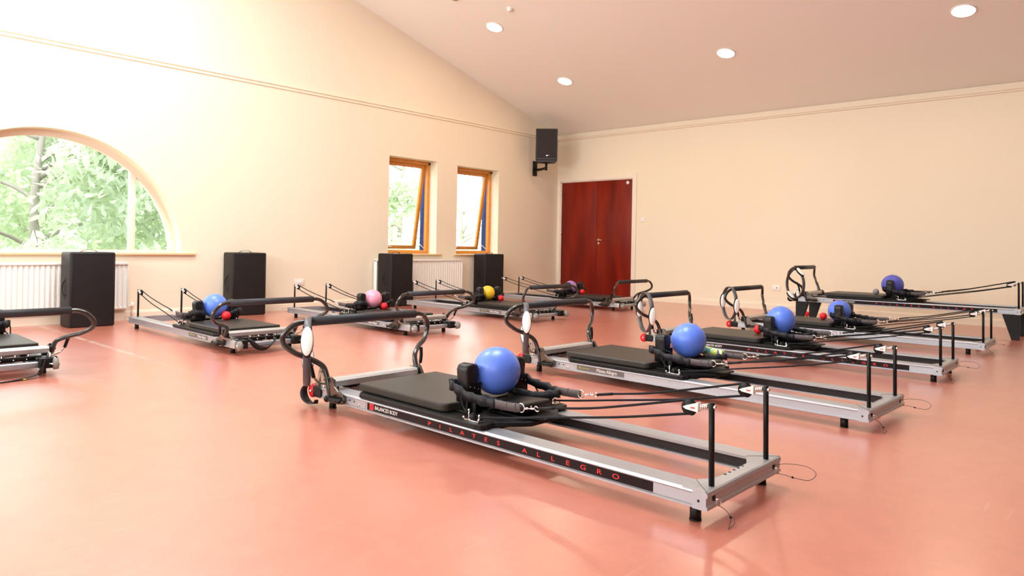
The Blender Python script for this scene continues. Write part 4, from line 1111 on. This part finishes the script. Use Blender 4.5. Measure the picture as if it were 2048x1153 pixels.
ball('massage_ball', 'L1', (1.60, 0.066, 0.197 + 0.045), 0.045, m_red, 'small red ball in front of the blue ball of the far row', 'small ball', G2)
ball('massage_ball', 'L2', (1.60, 0.085, ZB_), 0.042, m_red, 'small red ball touching the pink ball', 'small ball', G2)
ball('massage_ball', 'L3', (1.60, 0.145, ZB_), 0.042, m_red, 'small red ball beside the yellow ball', 'small ball', G2)
ball('massage_ball', 'L4', (1.63, 0.062, ZB_), 0.042, m_red, 'small red ball beside the purple ball', 'small ball', G2)
ball('massage_ball', 'R2', (1.53, 0.04, ZB_), 0.040, m_red, 'small red spiky ball tucked behind a black shoulder pad', 'small ball', G2, spikes=110)
ball('massage_ball', 'R3', (1.618, -0.07, ZB_), 0.042, m_red, 'small red ball on the bare dark pad of the third right row reformer', 'small ball', G2)
ball('massage_ball', 'R4', (1.67, -0.09, ZB_ - 0.002), 0.041, m_red, 'small red ball on the pad of the fourth right row reformer', 'small ball', G2)
ball('massage_ball', 'R5', (1.598, 0.105, 0.197 + 0.038), 0.038, m_bgrey, 'small grey ball beside the indigo ball', 'small ball')
o = ball('massage_ball', 'R5', (2.763, -0.764, 0.04 - LEGH), 0.04, m_red, 'small red ball on the floor behind the tall black legs by the wall', 'small ball', G2)

# ------------------------------------------------------------ PILATES RINGS
def ring_meshes():
    if 'ringband' in CACHE: return
    Rr = 0.197; n = 56; b = bmesh.new(); hwid = 0.021
    rings = []
    for i in range(n):
        a = 2 * PI * i / n; e = Vector((math.cos(a), 0, math.sin(a)))
        rings.append([b.verts.new(e * rr + Vector((0, yy, 0))) for rr, yy in ((Rr - 0.004, -hwid), (Rr + 0.004, -hwid * 0.9), (Rr + 0.005, 0), (Rr + 0.004, hwid * 0.9), (Rr - 0.004, hwid), (Rr - 0.003, 0))])
    for i in range(n):
        A, B = rings[i], rings[(i + 1) % n]
        for k in range(6): b.faces.new((A[k], A[(k + 1) % 6], B[(k + 1) % 6], B[k]))
    bmesh.ops.recalc_face_normals(b, faces=list(b.faces))
    mb = MB(); mb.add(b, m_band); CACHE['ringband'] = mb.mesh('ring_band')
    mb = MB(); mb.sphere((0, 0, 0), 1.0, m_oval, (0.013, 0.033, 0.086), seg=28); CACHE['oval'] = mb.mesh('ring_pad')
    mb = MB(); mb.sphere((0, 0, 0), 1.0, m_blackp, (0.010, 0.036, 0.090), seg=28); CACHE['ovalb'] = mb.mesh('ring_pad_back')
def pilates_ring(c, az, label, roll=0.0):
    ring_meshes()
    t = thing('pilates_ring', label, 'exercise ring', c, 0, 'padded rings hanging on the footbars of the right row')
    # local x lies in the ring plane (horizontal), local y is its axis
    t.rotation_euler = Euler((0, -roll, R_(az)), 'XYZ')
    obj('ring_band', CACHE['ringband'], t)
    for s in (-1, 1):
        for rr in (1, -1):
            x = s * (0.197 + rr * 0.017); rot = (0, 0, 0)
            obj('ring_pad', CACHE['oval'], t, (x, 0, 0), label='pale oval grip pad')
            obj('pad_base', CACHE['ovalb'], t, (s * (0.197 + rr * 0.009), 0, 0))
RZ = 0.345
pilates_ring((2.305, 3.712, 0.352), 57, 'padded ring seen edge-on on the nearest reformer footbar', -0.42)
pilates_ring((4.222, 3.668, 0.352), 43, 'padded ring seen edge-on on the second reformer footbar', -0.33)
pilates_ring((6.162, 3.765, 0.360), 50.5, 'open padded ring on the third reformer footbar', 0.10)
pilates_ring((8.17, 3.818, 0.352), 49, 'open padded ring on the fourth reformer footbar', 0.08)
pilates_ring((wpos('R5', (2.55, 0.42, 0))[0], wpos('R5', (2.55, 0.42, 0))[1], 0.30 + LEGH), 54, 'wide open padded ring on the tall legged reformer by the wall', -1.0)
